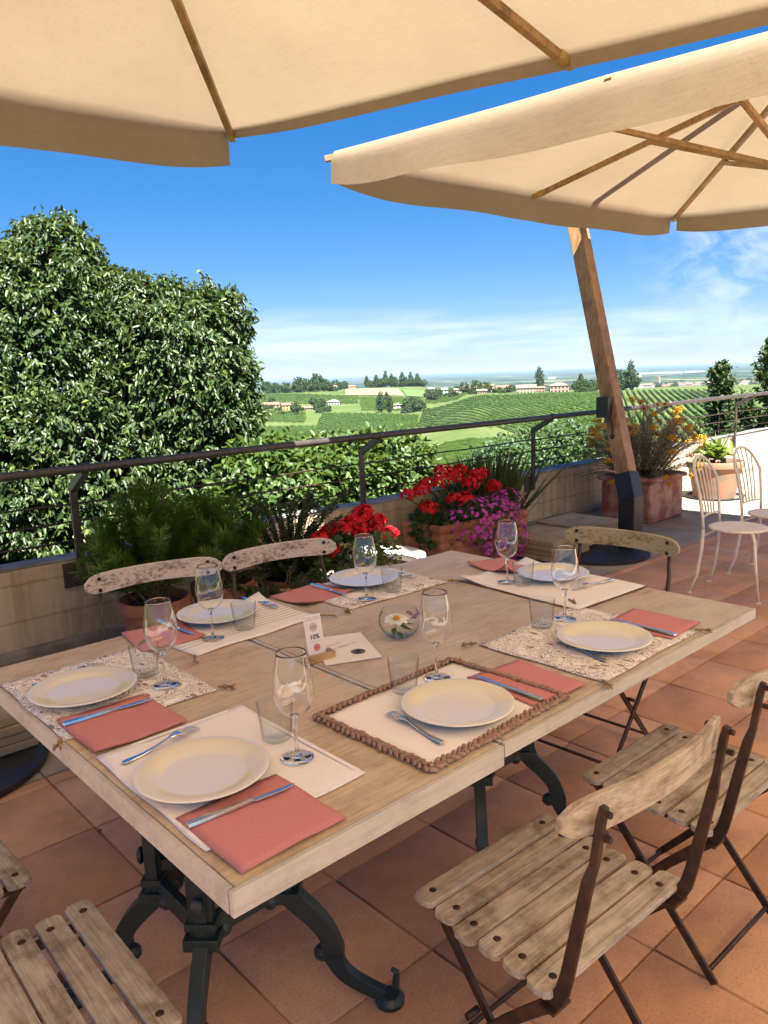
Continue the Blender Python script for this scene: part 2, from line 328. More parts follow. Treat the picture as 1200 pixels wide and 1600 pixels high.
def canvas(name, k, tr):
    m, nt, b = new_mat(name); v = coords(nt, (1, 1, 1), 'Object')
    n = N(nt, 'ShaderNodeTexNoise', Scale=1.3, Detail=6, Roughness=.6); L(nt, v, n.inputs['Vector'])
    r = ramp(nt, n.outputs['Fac'], [(.3, tuple(min(.86, q * k) for q in (.300, .228, .148))), (.7, tuple(min(.86, q * k) for q in (.345, .268, .178)))]); col = r.outputs['Color']
    wx = N(nt, 'ShaderNodeTexNoise', Scale=1, Detail=3); vx = coords(nt, (260, 8, 60)); L(nt, vx, wx.inputs['Vector'])
    wy = N(nt, 'ShaderNodeTexNoise', Scale=1, Detail=3); vy = coords(nt, (8, 260, 60)); L(nt, vy, wy.inputs['Vector'])
    ad = N(nt, 'ShaderNodeMath', _operation='ADD'); L(nt, wx.outputs['Fac'], ad.inputs[0]); L(nt, wy.outputs['Fac'], ad.inputs[1])
    r2 = ramp(nt, ad.outputs[0], [(.75, (.90, .88, .86)), (1.0, (1, 1, 1)), (1.25, (1.06, 1.05, 1.04))]); col = mixc(nt, .6, col, r2.outputs['Color'], 'MULTIPLY')
    L(nt, col, b.inputs['Base Color']); b.inputs['Roughness'].default_value = .9; b.inputs['Specular IOR Level'].default_value = .15
    nw = N(nt, 'ShaderNodeTexNoise', Scale=2.6, Detail=5, Roughness=.55, Distortion=1.2); vw = coords(nt, (1.6, 1, 1)); L(nt, vw, nw.inputs['Vector']); bw = N(nt, 'ShaderNodeMath', _operation='MULTIPLY_ADD'); L(nt, nw.outputs['Fac'], bw.inputs[0]); bw.inputs[1].default_value = 5; L(nt, ad.outputs[0], bw.inputs[2])
    bump(nt, b, bw.outputs[0], .2, .003)
    t = nt.nodes.new('ShaderNodeBsdfTranslucent'); L(nt, mixc(nt, 1., col, (1., .95, .87), 'MULTIPLY'), t.inputs['Color'])
    ms = nt.nodes.new('ShaderNodeMixShader'); ms.inputs[0].default_value = tr; L(nt, b.outputs[0], ms.inputs[1]); L(nt, t.outputs[0], ms.inputs[2])
    L(nt, ms.outputs[0], nt.nodes['Material Output'].inputs['Surface']); return m
MT['canvas'] = canvas('ecru_canvas', 1., .35); MT['canvas_fill'] = canvas('fill_canvas', 2.7, .5)  # second cloth is paler and more translucent, for fill light from unseen parasols
MT['pot'] = noisy('terracotta_pot', (.24, .085, .045), (.40, .165, .09), 7, .85, bmp=.2, detail=8)
MT['pot_red'] = noisy('red_clay_limed', (.27, .085, .05), (.44, .26, .19), 6, .85, bmp=.25, detail=9, lo=.42, hi=.62)
MT['pot_mossy'] = noisy('terracotta_mossy', (.20, .15, .10), (.36, .165, .095), 5, .9, bmp=.2, detail=9, lo=.4, hi=.58)
MT['pot_white'] = noisy('white_glazed_pot', (.55, .52, .45), (.72, .70, .64), 5, .4, bmp=.05)
MT['soil'] = noisy('potting_soil', (.03, .02, .014), (.07, .05, .035), 40, .95, bmp=.5)
MT['paper'] = noisy('card_paper', (.78, .72, .72), (.82, .76, .76), 30, .6, bmp=.02)
MT['ink'] = plain('black_ink', (.03, .025, .03), .6)
MT['ink_grey'] = plain('grey_ink', (.34, .28, .30), .6)
MT['ink_red'] = plain('red_ink', (.60, .07, .05), .6)
MT['ink_pale'] = plain('pale_ink', (.55, .44, .45), .6)
MT['light_wood'] = wood('light_wood', (.42, .25, .10), (.55, .34, .15), (.60, .40, .19), (1.5, 14, 14), 4, .5, .1, 8)
G = dict
MT['ivy'] = leafmat('glossy_ivy_leaf', (0.016, 0.033, 0.009), (0.039, 0.069, 0.016), (0.132, 0.172, 0.044), .42, .14, .35)
MT['hedge'] = leafmat('hedge_leaf', (0.031, 0.066, 0.013), (0.062, 0.110, 0.022), (0.132, 0.176, 0.044), .45, .25, .35)
MT['bush'] = leafmat('bush_leaf', (.035, .07, .03), (.06, .11, .04), (.11, .16, .05), .5, .25, .4)
MT['feather'] = leafmat('narrow_leaf', (.04, .095, .014), (.095, .175, .022), (.17, .25, .035), .5, .2, .35)
MT['smallleaf'] = leafmat('small_dark_leaf', (.018, .035, .012), (.035, .06, .018), (.07, .10, .03), .5, .2, .35)
MT['geran_leaf'] = leafmat('geranium_leaf', (.03, .065, .02), (.055, .10, .03), (.10, .15, .05), .6, .2, .3)
MT['varie'] = leafmat('variegated_leaf', (.06, .12, .02), (.22, .27, .07), (.50, .48, .22), .5, .25, .3)
MT['red_petal'] = leafmat('red_petal', (.50, .004, .012), (.66, .010, .020), (.78, .03, .03), .6, .0, .25)
MT['magenta_petal'] = leafmat('magenta_petal', (.36, .025, .25), (.55, .06, .40), (.68, .18, .52), .6, .0, .25)
MT['yellow_petal'] = leafmat('yellow_petal', (.55, .26, .01), (.70, .38, .015), (.75, .45, .03), .7, .0, .2)
MT['silver_leaf'] = leafmat('silver_leaf', (.14, .135, .09), (.25, .24, .17), (.38, .36, .27), .7, .2, .2)
MT['grass_blade'] = leafmat('grass_blade', (.05, .075, .02), (.10, .13, .04), (.17, .19, .07), .6, .25, .3)
MT['pale_leaf'] = leafmat('pale_plant_leaf', (.10, .16, .03), (.18, .26, .06), (.28, .34, .12), .5, .3, .3)
MT['cypress'] = leafmat('conifer_leaf', (.02, .042, .014), (.042, .075, .022), (.09, .12, .035), .55, .1, .3)
MT['far_leaf'] = leafmat('far_tree_leaf', (0.019, 0.038, 0.012), (0.036, 0.064, 0.019), (0.064, 0.093, 0.025), .6, .15, .2)
MT['vine_leaf'] = leafmat('vine_row_leaf', (0.038, 0.067, 0.010), (0.059, 0.099, 0.014), (0.088, 0.130, 0.025), .6, .25, .2)
MT['bark'] = noisy('bark', (.05, .035, .022), (.12, .09, .06), 18, .95, bmp=.6)
MT['stem'] = noisy('green_stem', (.05, .07, .02), (.11, .10, .04), 20, .7)
MT['stem_brown'] = noisy('brown_stem', (.07, .045, .025), (.14, .10, .06), 20, .8)
MT['white_petal'] = plain('white_petal', (.80, .76, .66), .6)
MT['yolk'] = plain('orange_disc', (.75, .34, .02), .7)
MT['purple'] = plain('purple_petal', (.30, .05, .25), .6)
MT['green_leaf'] = plain('sprig_leaf', (.05, .12, .03), .5)

# ------------------------------------------------------------------ sun, sky
SUN = Vector((-.20, -.50, 1.0)).normalized()
sl = bpy.data.lights.new('sun', 'SUN'); sl.energy = 5.0; sl.angle = math.radians(.5); sl.color = (1, .965, .91)
so = bpy.data.objects.new('sun', sl); COL.objects.link(so); so.rotation_euler = (-SUN).to_track_quat('-Z', 'Y').to_euler()
w = bpy.data.worlds.new('World'); scn.world = w; w.use_nodes = True; nt = w.node_tree
bg = nt.nodes['Background']; sky = nt.nodes.new('ShaderNodeTexSky'); sky.sky_type = 'NISHITA'; sky.sun_disc = False
sky.sun_elevation = math.asin(SUN.z); sky.sun_rotation = math.atan2(SUN.x, SUN.y); sky.altitude = 250; sky.air_density = 1.0; sky.dust_density = 0; sky.ozone_density = 6
tc = nt.nodes.new('ShaderNodeTexCoord'); sep = nt.nodes.new('ShaderNodeSeparateXYZ'); L(nt, tc.outputs['Generated'], sep.inputs[0])
gm = N(nt, 'ShaderNodeGamma', Gamma=.68); L(nt, sky.outputs[0], gm.inputs['Color']); hs = N(nt, 'ShaderNodeHueSaturation', Saturation=1.6, Value=.86); L(nt, gm.outputs[0], hs.inputs['Color']); tint = mixc(nt, 1., hs.outputs['Color'], (.90, 1.0, 1.25), 'MULTIPLY')
# clouds live in the sky itself: a low band along the horizon and a veil of cirrus
mp = nt.nodes.new('ShaderNodeMapping'); mp.inputs['Rotation'].default_value = (0, 0, -yaw); mp.inputs['Scale'].default_value = (1.1, 1.1, 9); L(nt, tc.outputs['Generated'], mp.inputs['Vector'])
cn = N(nt, 'ShaderNodeTexNoise', Scale=4.2, Detail=9, Roughness=.58, Distortion=.3); L(nt, mp.outputs[0], cn.inputs['Vector'])
band = ramp(nt, sep.outputs['Z'], [(.0, (.25, .25, .25)), (.015, (.5, .5, .5)), (.035, (1, 1, 1)), (.055, (.75, .75, .75)), (.085, (0, 0, 0))])
cr_ = ramp(nt, cn.outputs['Fac'], [(.42, (0, 0, 0)), (.66, (1, 1, 1))])
lowc = mixc(nt, 1., band.outputs['Color'], cr_.outputs['Color'], 'MULTIPLY')
vdir = Y2W(math.sin(math.radians(27.5)), math.cos(math.radians(27.5)), .135).normalized()
dp = N(nt, 'ShaderNodeVectorMath', _operation='DOT_PRODUCT'); L(nt, tc.outputs['Generated'], dp.inputs[0]); dp.inputs[1].default_value = vdir
veil = ramp(nt, dp.outputs['Value'], [(.985, (0, 0, 0)), (.9985, (1, 1, 1))])
mp2 = nt.nodes.new('ShaderNodeMapping'); mp2.inputs['Rotation'].default_value = (.3, .5, -.3); mp2.inputs['Scale'].default_value = (2, 9, 14); L(nt, tc.outputs['Generated'], mp2.inputs['Vector'])
cn2 = N(nt, 'ShaderNodeTexNoise', Scale=2.6, Detail=10, Roughness=.62, Distortion=.6); L(nt, mp2.outputs[0], cn2.inputs['Vector'])
cr2 = ramp(nt, cn2.outputs['Fac'], [(.40, (0, 0, 0)), (.72, (1, 1, 1))]); hic = mixc(nt, 1., veil.outputs['Color'], cr2.outputs['Color'], 'MULTIPLY')
allc = mixc(nt, 1., lowc, hic, 'SCREEN'); fac = mixc(nt, 1., allc, (.60, .60, .60), 'MULTIPLY')
final = mixc(nt, fac, tint, (4.5, 4.8, 5.3))
L(nt, final, bg.inputs['Color']); bg.inputs['Strength'].default_value = .05

scn.render.engine = 'CYCLES'
scn.cycles.use_denoising = True
try: scn.cycles.denoiser = 'OPENIMAGEDENOISE'
except Exception: pass
scn.cycles.max_bounces = 12; scn.cycles.transparent_max_bounces = 24; scn.cycles.transmission_bounces = 10; scn.cycles.volume_bounces = 1
scn.cycles.caustics_reflective = False; scn.cycles.caustics_refractive = True; scn.cycles.sample_clamp_indirect = 5
scn.view_settings.view_transform = 'Standard'; scn.view_settings.look = 'None'; scn.view_settings.gamma = 1; scn.view_settings.use_curve_mapping = False
scn.view_settings.exposure = 2.35

# ------------------------------------------------------------------ terrain
PL = [(0, -3.6), (8, -4), (20, -6), (50, -9.5), (120, -16), (250, -26), (400, -29.5), (550, -27), (700, -22), (900, -15.2), (1000, -14.6), (1200, -22), (1600, -42), (3000, -85), (8000, -102), (40000, -110)]
PR = [(0, -3.6), (8, -4), (20, -6.5), (50, -10.5), (120, -17.5), (200, -22), (300, -23), (400, -20.3), (500, -15.6), (560, -15.2), (700, -20), (900, -25), (1200, -38), (1600, -52), (3000, -88), (8000, -102), (40000, -110)]
def prof(P, d):
    d = np.asarray(d, float); x = [p[0] for p in P]; y = [p[1] for p in P]; o = 0
    for k in (.86, .93, 1., 1.07, 1.14): o = o + np.interp(d * k, x, y)
    return o / 5
def terrain(X, Y):
    """height at terrace coordinates"""
    X = np.asarray(X, float); Y = np.asarray(Y, float)
    a = X * math.sin(yaw) - Y * math.cos(yaw); b = X * math.cos(yaw) + Y * math.sin(yaw); d = np.hypot(a, b)
    az = np.arctan2(a, b); s = np.clip((az - .045) / .09, 0, 1); s = s * s * (3 - 2 * s)
    z = prof(PL, d) * (1 - s) + prof(PR, d) * s
    k = np.clip((d - 15) / 200, 0, 1)
    z = z + k * (1.1 * np.sin(X * .013 + 1.3) * np.cos(Y * .011) + .5 * np.sin(X * .05) * np.sin(Y * .043 + 1))
    return z
def tz(x, y): return float(terrain(x, y))
def hit(px, py):
    r = ray(px, py); h = math.hypot(r.x, r.y); d = 8.0
    while d < 30000:
        p = Vector((0, 0, CAM_H)) + r * (d / h)
        if p.z < tz(p.x, p.y): return p
        d *= 1.006
    return p
def ground_mat():
    m, nt, b = new_mat('countryside'); v = coords(nt); ln = N(nt, 'ShaderNodeVectorMath', _operation='LENGTH'); L(nt, v, ln.inputs[0])
    n = N(nt, 'ShaderNodeTexNoise', Scale=.03, Detail=10, Roughness=.65); L(nt, v, n.inputs['Vector'])
    near = ramp(nt, n.outputs['Fac'], [(.3, (0.050, 0.080, 0.020)), (.5, (0.076, 0.105, 0.029)), (.7, (0.109, 0.122, 0.042))])
    vo = N(nt, 'ShaderNodeTexVoronoi', Scale=.0022); L(nt, v, vo.inputs['Vector']); sv = nt.nodes.new('ShaderNodeSeparateColor'); L(nt, vo.outputs['Color'], sv.inputs[0])
    far = ramp(nt, sv.outputs[0], [(.0, (0.025, 0.047, 0.017)), (.45, (0.043, 0.068, 0.025)), (.62, (0.076, 0.102, 0.034)), (.78, (0.187, 0.170, 0.085)), (.86, (0.043, 0.072, 0.025))])
    n2 = N(nt, 'ShaderNodeTexNoise', Scale=.004, Detail=8, Roughness=.7); L(nt, v, n2.inputs['Vector'])
    r2 = ramp(nt, n2.outputs['Fac'], [(.46, (.022, .04, .018)), (.56, (1, 1, 1))]); farc = mixc(nt, .9, far.outputs['Color'], r2.outputs['Color'], 'MULTIPLY')
    mr = N(nt, 'ShaderNodeMapRange'); L(nt, ln.outputs['Value'], mr.inputs['Value']); mr.inputs['From Min'].default_value = 1050; mr.inputs['From Max'].default_value = 1500
    L(nt, mixc(nt, mr.outputs[0], near.outputs['Color'], farc), b.inputs['Base Color']); b.inputs['Roughness'].default_value = .95; b.inputs['Specular IOR Level'].default_value = .1; return m
naz, dd = 288, np.concatenate([[2.0], np.geomspace(4, 32000, 130)])
A_, D_ = np.meshgrid(np.linspace(0, 2 * PI, naz, endpoint=False), dd); TX = (D_ * np.cos(A_)).ravel(); TY = (D_ * np.sin(A_)).ravel()
idx = np.arange(len(dd) * naz).reshape(len(dd), naz); nx = np.roll(idx, -1, axis=1)
quads = np.stack([idx[:-1], nx[:-1], nx[1:], idx[1:]], -1).reshape(-1, 4)[:, ::-1]
g = np_mesh('ground', np.stack([TX, TY, terrain(TX, TY)], -1), quads, ground_mat()); tag(g, 'green vine hills falling to a wide hazy plain', 'ground', kind='structure')

# leaf builders -----------------------------------------------------
def unit(a): return a / np.maximum(np.linalg.norm(a, axis=-1, keepdims=True), 1e-9)
def leaves(C, A, Nn, ln, wd, fold=.25, shape=6):
    """C base points, A leaf axis, Nn approx normal -> verts, quads (6-vertex leaves, two quads)"""
    n = len(C); A = unit(A); S = unit(np.cross(A, Nn)); U = unit(np.cross(S, A))
    ln = np.broadcast_to(np.asarray(ln, float), (n,))[:, None]; wd = np.broadcast_to(np.asarray(wd, float), (n,))[:, None]
    m1, m2 = C + A * ln * .32, C + A * ln * .70; lift = U * wd * fold; droop = -U * ln * .10
    V = np.stack([C, m1 + S * wd * .5 + lift, m2 + S * wd * .38 + lift + droop * .5, C + A * ln + droop, m2 - S * wd * .38 + lift + droop * .5, m1 - S * wd * .5 + lift], 1).reshape(-1, 3)
    b = np.arange(n)[:, None] * 6; Fq = np.concatenate([b + np.array([[0, 1, 2, 3]]), b + np.array([[0, 3, 4, 5]])], 1).reshape(-1, 4)
    return V, Fq
def rnd6(n, lo=0, hi=1): return np.repeat(np.clip(rng.beta(2.2, 2.6, n) * (hi - lo) + lo, 0, 1), 6)
def rand_dirs(n): return unit(rng.normal(size=(n, 3)))
def shell_points(ells, n, lump=.13, depth=.22, freq=2.3, keep=.82):
    """points on the joint outline of several ellipsoids, with lumps"""
    area = np.array([(e[1][0] * e[1][1] + e[1][1] * e[1][2] + e[1][0] * e[1][2]) for e in ells]); pr = area / area.sum()
    P = []; O = []
    ph = rng.uniform(0, 6, (4, 3))
    for (c, r), p in zip(ells, pr):
        k = int(n * p) + 1; d = rand_dirs(k); c = np.array(c); r = np.array(r)
        q = d * r; l = sum(np.sin(freq * (q + c) @ rand_dirs(1)[0] * (1 + .6 * j) + ph[j, 0]) for j in range(4)) / 4
        s = 1 + lump * l - np.abs(rng.normal(0, depth * .5, k)); P.append(c + q * s[:, None]); O.append(unit(d / r))
    P = np.concatenate(P); O = np.concatenate(O); ok = np.ones(len(P), bool)
    for c, r in ells: ok &= (((P - np.array(c)) / np.array(r)) ** 2).sum(1) > keep ** 2 * .9
    return P[ok], O[ok]
AXR = .62
def crown(ells, n_twigs, per, ln, wd, spread, droop=.7, lump=.13, depth=.22, freq=2.3, axis_out=.5):
    P, O = shell_points(ells, n_twigs, lump, depth, freq)
    C = np.repeat(P, per, 0) + rng.normal(0, spread, (len(P) * per, 3)); Oo = np.repeat(O, per, 0)
    A = Oo * axis_out + np.array([0, 0, -droop]) + rng.normal(0, AXR, C.shape)
    Nn = Oo * .6 + np.array([0, 0, .6]) + rng.normal(0, .45, C.shape)
    n = len(C); V, Fq = leaves(C, A, Nn, ln * rng.uniform(.7, 1.25, n), wd * rng.uniform(.75, 1.2, n))
    tw = np.repeat(rng.uniform(-.18, .18, len(P)), per); R = np.repeat(np.clip(rng.beta(2.2, 2.8, n) + tw, 0, 1), 6)
    return V, Fq, R
def trunk(name, base, top, r, parent, limbs=()):
    m = MB(); b, t = Vector(base), Vector(top); pts = [b.lerp(t, k / 6) + Vector((random.uniform(-1, 1), random.uniform(-1, 1), 0)) * r * .3 for k in range(7)]
    m.tube(pts, [r * (1.25 - .8 * k / 6) for k in range(7)], 10)
    for l in limbs:
        l = Vector(l); s = b.lerp(t, .6); mid = s.lerp(l, .5) + Vector((0, 0, -.08 * (l - s).length)); m.tube([s, mid, l], [r * .5, r * .35, r * .12], 7)
    return m.build(name, MT['bark'], parent, smooth=True)

# ------------------------------------------------------------------ terrace
def tiled(name, mat, u0, u1, v0, v1, su, sv, ou, ov, gap, z, skew=0):
    V = []; Fq = []; R = []
    iu0 = math.floor((u0 - ou) / su); iu1 = math.ceil((u1 - ou) / su); iv0 = math.floor((v0 - ov) / sv); iv1 = math.ceil((v1 - ov) / sv)
    for i in range(iu0, iu1):
        for j in range(iv0, iv1):
            a, b = max(u0, ou + i * su) + gap / 2, min(u1, ou + (i + 1) * su) - gap / 2; c, d = max(v0, ov + j * sv) + gap / 2, min(v1, ov + (j + 1) * sv) - gap / 2
            if b - a < .02 or d - c < .02: continue
            h = z + random.uniform(-.0012, .0012); e = .004; tl = [random.uniform(-.0008, .0008) for _ in range(4)]
            k = len(V); V += [(a, c, z - .02), (b, c, z - .02), (b, d, z - .02), (a, d, z - .02), (a, c, h - .003), (b, c, h - .003), (b, d, h - .003), (a, d, h - .003),
                              (a + e, c + e, h + tl[0]), (b - e, c + e, h + tl[1]), (b - e, d - e, h + tl[2]), (a + e, d - e, h + tl[3])]
            for q in ((0, 1, 5, 4), (1, 2, 6, 5), (2, 3, 7, 6), (3, 0, 4, 7), (4, 5, 9, 8), (5, 6, 10, 9), (6, 7, 11, 10), (7, 4, 8, 11), (8, 9, 10, 11)): Fq.append([k + x for x in q])
            R += [random.random()] * 12
    o = np_mesh(name, V, Fq, mat, rnd=R, smooth=False); return tag(o, kind='structure')
m = MB(); m.box((5.5, -.6, -2.02), (19, 11.1, 4.0)); tag(m.build('terrace_slab', MT['grout']), kind='structure')
tag(tiled('terrace_floor', MT['terracotta_tile'], -4, 15, -1.6, 3.10, .42, .42, .06, .08, .006, 0), 'square terracotta tiles of the terrace', 'floor')
tag(tiled('paving_strip', MT['grey_paving'], -4, 15, 3.105, 4.60, .84, .75, .9, 3.105, .006, 0), 'grey brown paving strip along the parapet', 'paving')
MT['bounce_paving'] = tile_mat('bounce_paving', [(.50, .46, .40), (.58, .54, .47), (.54, .50, .43)])
tag(tiled('unseen_paving', MT['bounce_paving'], -4, 15, -6, -1.6, .6, .6, .06, -1.6, .006, 0), 'unseen paving added on the house side, pale to bounce light', 'paving')  # out-of-view floor, made pale to bounce sunlight into the shaded terrace
m = MB(); m.box((5.5, 4.64, .012), (19, .08, .06)); tag(m.build('paving_kerb', MT['concrete_cap'], bevel=.004), kind='structure')
pw = thing('parapet_wall', 'low board-marked concrete parapet wall along the terrace edge', 'wall', (5.5, 4.78, 0))
m = MB(); m.box((0, 0, -1.6), (19, .20, 4.22)); m.build('wall', MT['concrete'], pw)
m = MB()
cap_n = 120
def capf(a, b): return (-9.5 + 19 * a, -.102 + .204 * b, .512 + .008 * math.sin(a * 70) * math.sin(a * 31 + b) + random.uniform(-.003, .003))
m.grid(capf, cap_n, 4); m.build('wall_top', MT['concrete_cap'], pw, solid=.012, smooth=True)

# railing: one thing
rl = thing('railing', 'dark brown steel railing with round handrail and thin cables on the parapet', 'railing', (0, 0, 0))
m = MB(); m.tube([(-4 + k * 1.0, 4.42, 1.082 + .003 * math.sin(k)) for k in range(20)], .024, 16); m.build('handrail', MT['rail_paint'], rl, smooth=True)
post_u = [-2.8, -.55, 1.70, 3.965, 6.175, 8.42, 10.68, 12.9]
for u in post_u:
    m = MB(); a = Vector((u, 4.655, .36)); k = Vector((u, 4.655, .90)); t = Vector((u, 4.955, 1.0))
    m.box((u, 4.645, .655), (.045, .022, .59)); m.beam((u, 4.65, .94), (u, 4.43, 1.062), .045, .045)
    m.build('post', MT['rail_paint'], rl, bevel=.003)
    m = MB(); m.tube([(u - .013, 4.42, 1.082), (u + .013, 4.42, 1.082)], .030, 16); m.build('clamp', MT['rail_paint'], rl, smooth=True)
    m = MB(); m.box((u - .045, 4.672, .42), (.11, .012, .15)); m.build('base_plate', MT['rail_paint'], rl, bevel=.002)
for z in (.63, .74, .85):
    m = MB(); m.tube([(-4 + 19 * k / 60, 4.672, z + .004 * math.sin(k * 1.7 + z * 20)) for k in range(61)], .006, 6); m.build('cable', MT['iron_brown'], rl, smooth=True)

# ------------------------------------------------------------------ tables
tz_top = .75
def s_leg(base, dx, dy):
    """cast leg: flat column then an S-shaped splayed foot, knee collar and toe"""
    m = MB(); x0, y0 = base; dr = Vector((dx, dy, 0)).normalized(); sp = .225
    P = []
    for k in range(19):
        t = k / 18; out = sp * (t ** 1.1) + .030 * math.sin(t * 2 * PI) ; P.append(Vector((x0, y0, 0)) + dr * out + Vector((0, 0, .31 - .285 * (t ** .92) - .012 * math.sin(t * PI))))
    side = Vector((-dr.y, dr.x, 0))
    vs = []; fs = []
    for i, p in enumerate(P):
        d = (P[min(i + 1, 18)] - P[max(i - 1, 0)]).normalized(); nn = side.cross(d); hw = .026 - .011 * i / 18 + .006 * math.exp(-((i - 9) / 1.5) ** 2); hs = .017 - .004 * i / 18 + .004 * math.exp(-((i - 9) / 1.5) ** 2)
        for a, b in ((-1, -1), (1, -1), (1, 1), (-1, 1)): vs.append(p + side * (a * hs) + nn * (b * hw))
    for i in range(18):
        for k in range(4): fs.append((i * 4 + k, i * 4 + (k + 1) % 4, i * 4 + 4 + (k + 1) % 4, i * 4 + 4 + k))
    fs.append((3, 2, 1, 0)); fs.append((72, 73, 74, 75)); m.add(vs, fs)
    f = P[-1]; m.lathe([(.0, 0), (.036, 0), (.038, .012), (.026, .026), (0, .03)], 12, (f.x + dr.x * .015, f.y + dr.y * .015, .001))
    m.tube([f + dr * .03 + Vector((0, 0, .02)), f + dr * .034 + Vector((0, 0, .062)), f + dr * .022 + Vector((0, 0, .07))], [.010, .008, .006], 8)
    kp = Vector((x0, y0, 0)); R = Matrix.Rotation(math.atan2(dy, dx), 3, 'Z')
    m.box(kp + Vector((0, 0, .50)), (.030, .056, .40), R); m.box(kp + Vector((0, 0, .50)), (.040, .030, .40), R); m.box(kp + Vector((0, 0, .315)), (.064, .080, .028), R); m.box(kp + Vector((0, 0, .355)), (.052, .07, .018), R); m.box(kp + Vector((0, 0, .60)), (.056, .072, .022), R)
    for zz, s_ in ((.41, .018), (.655, .026)):       # leaf-shaped scrolls on the outer face
        m.ball(kp + dr * .032 + Vector((0, 0, zz)), s_, 10, sc=(.55, .9, 1.3), rot=R)
    m.ball(P[9] + side.cross((P[10] - P[8]).normalized()) * .03, .022, 8)
    return m
def cast_base(parent, c, group=None):
    cx, cy = c; hx, hy = .115, .115
    cs = [(cx - hx, cy - hy, -1, -1), (cx + hx, cy - hy, 1, -1), (cx + hx, cy + hy, 1, 1), (cx - hx, cy + hy, -1, 1)]
    for x, y, dx, dy in cs: s_leg((x, y), dx, dy).build('leg', MT['cast_iron'], parent, auto=40, bevel=.004)
    m = MB()
    for i in range(4):
        a, b = cs[i], cs[(i + 1) % 4]
        for z in (.335,): m.beam((a[0], a[1], z), (b[0], b[1], z), .022, .05)
        d = Vector((b[0] - a[0], b[1] - a[1], 0)).normalized()
        for q in (.22, .78):
            p = Vector((a[0], a[1], .335)).lerp(Vector((b[0], b[1], .335)), q); m.ball((p.x, p.y, .31), .02, 8)
    R = .062; m.tube([(cx + R * math.cos(k * PI / 12), cy + R * math.sin(k * PI / 12), .40) for k in range(25)], .014, 8)
    for x, y, dx, dy in cs: m.beam((x, y, .385), (cx + dx * R * .7, cy + dy * R * .7, .40), .02, .03)
    m.box((cx, cy, .690), (.34, .34, .018)); m.beam((cx - .20, cy, .684), (cx + .20, cy, .684), .05, .025); m.beam((cx, cy - .42, .670), (cx, cy + .42, .670), .05, .025)
    m.build('base_frame', MT['cast_iron'], parent, auto=40, bevel=.003)
def table(label, u0, u1, v0, v1, th, bc, mat, zt):
    t = thing('dining_table', label, 'table', ((u0 + u1) / 2, (v0 + v1) / 2, 0), 0, 'tables pushed together')
    hx, hy = (u1 - u0) / 2, (v1 - v0) / 2; e = .012
    m = MB(); m.box((0, 0, zt - th / 2), (2 * (hx - e), 2 * (hy - e), th)); m.build('tabletop', mat, t, bevel=.0015)
    m = MB(); z = zt - th / 2 - .0015
    m.box((0, -hy + e / 2 - .001, z), (2 * hx, e, th)); m.box((0, hy - e / 2 + .001, z), (2 * hx, e, th)); m.box((-hx + e / 2 - .001, 0, z), (e, 2 * (hy - e) - .004, th)); m.box((hx - e / 2 + .001, 0, z), (e, 2 * (hy - e) - .004, th))
    m.build('edge_board', MT['edge_board'], t, bevel=.0015)
    cast_base(t, (bc[0] - t.location.x, bc[1] - t.location.y)); return t
table('nearest dining table with warm oak top and thick pale edge on cast iron legs', .545, 1.222, 1.0, 2.36, .046, (.83, 1.57), MT['top_a'], tz_top)
table('farther dining table with greyed oak top and thinner pale edge on cast iron legs', 1.232, 2.52, 1.006, 2.352, .033, (1.79, 1.585), MT['top_b'], tz_top)

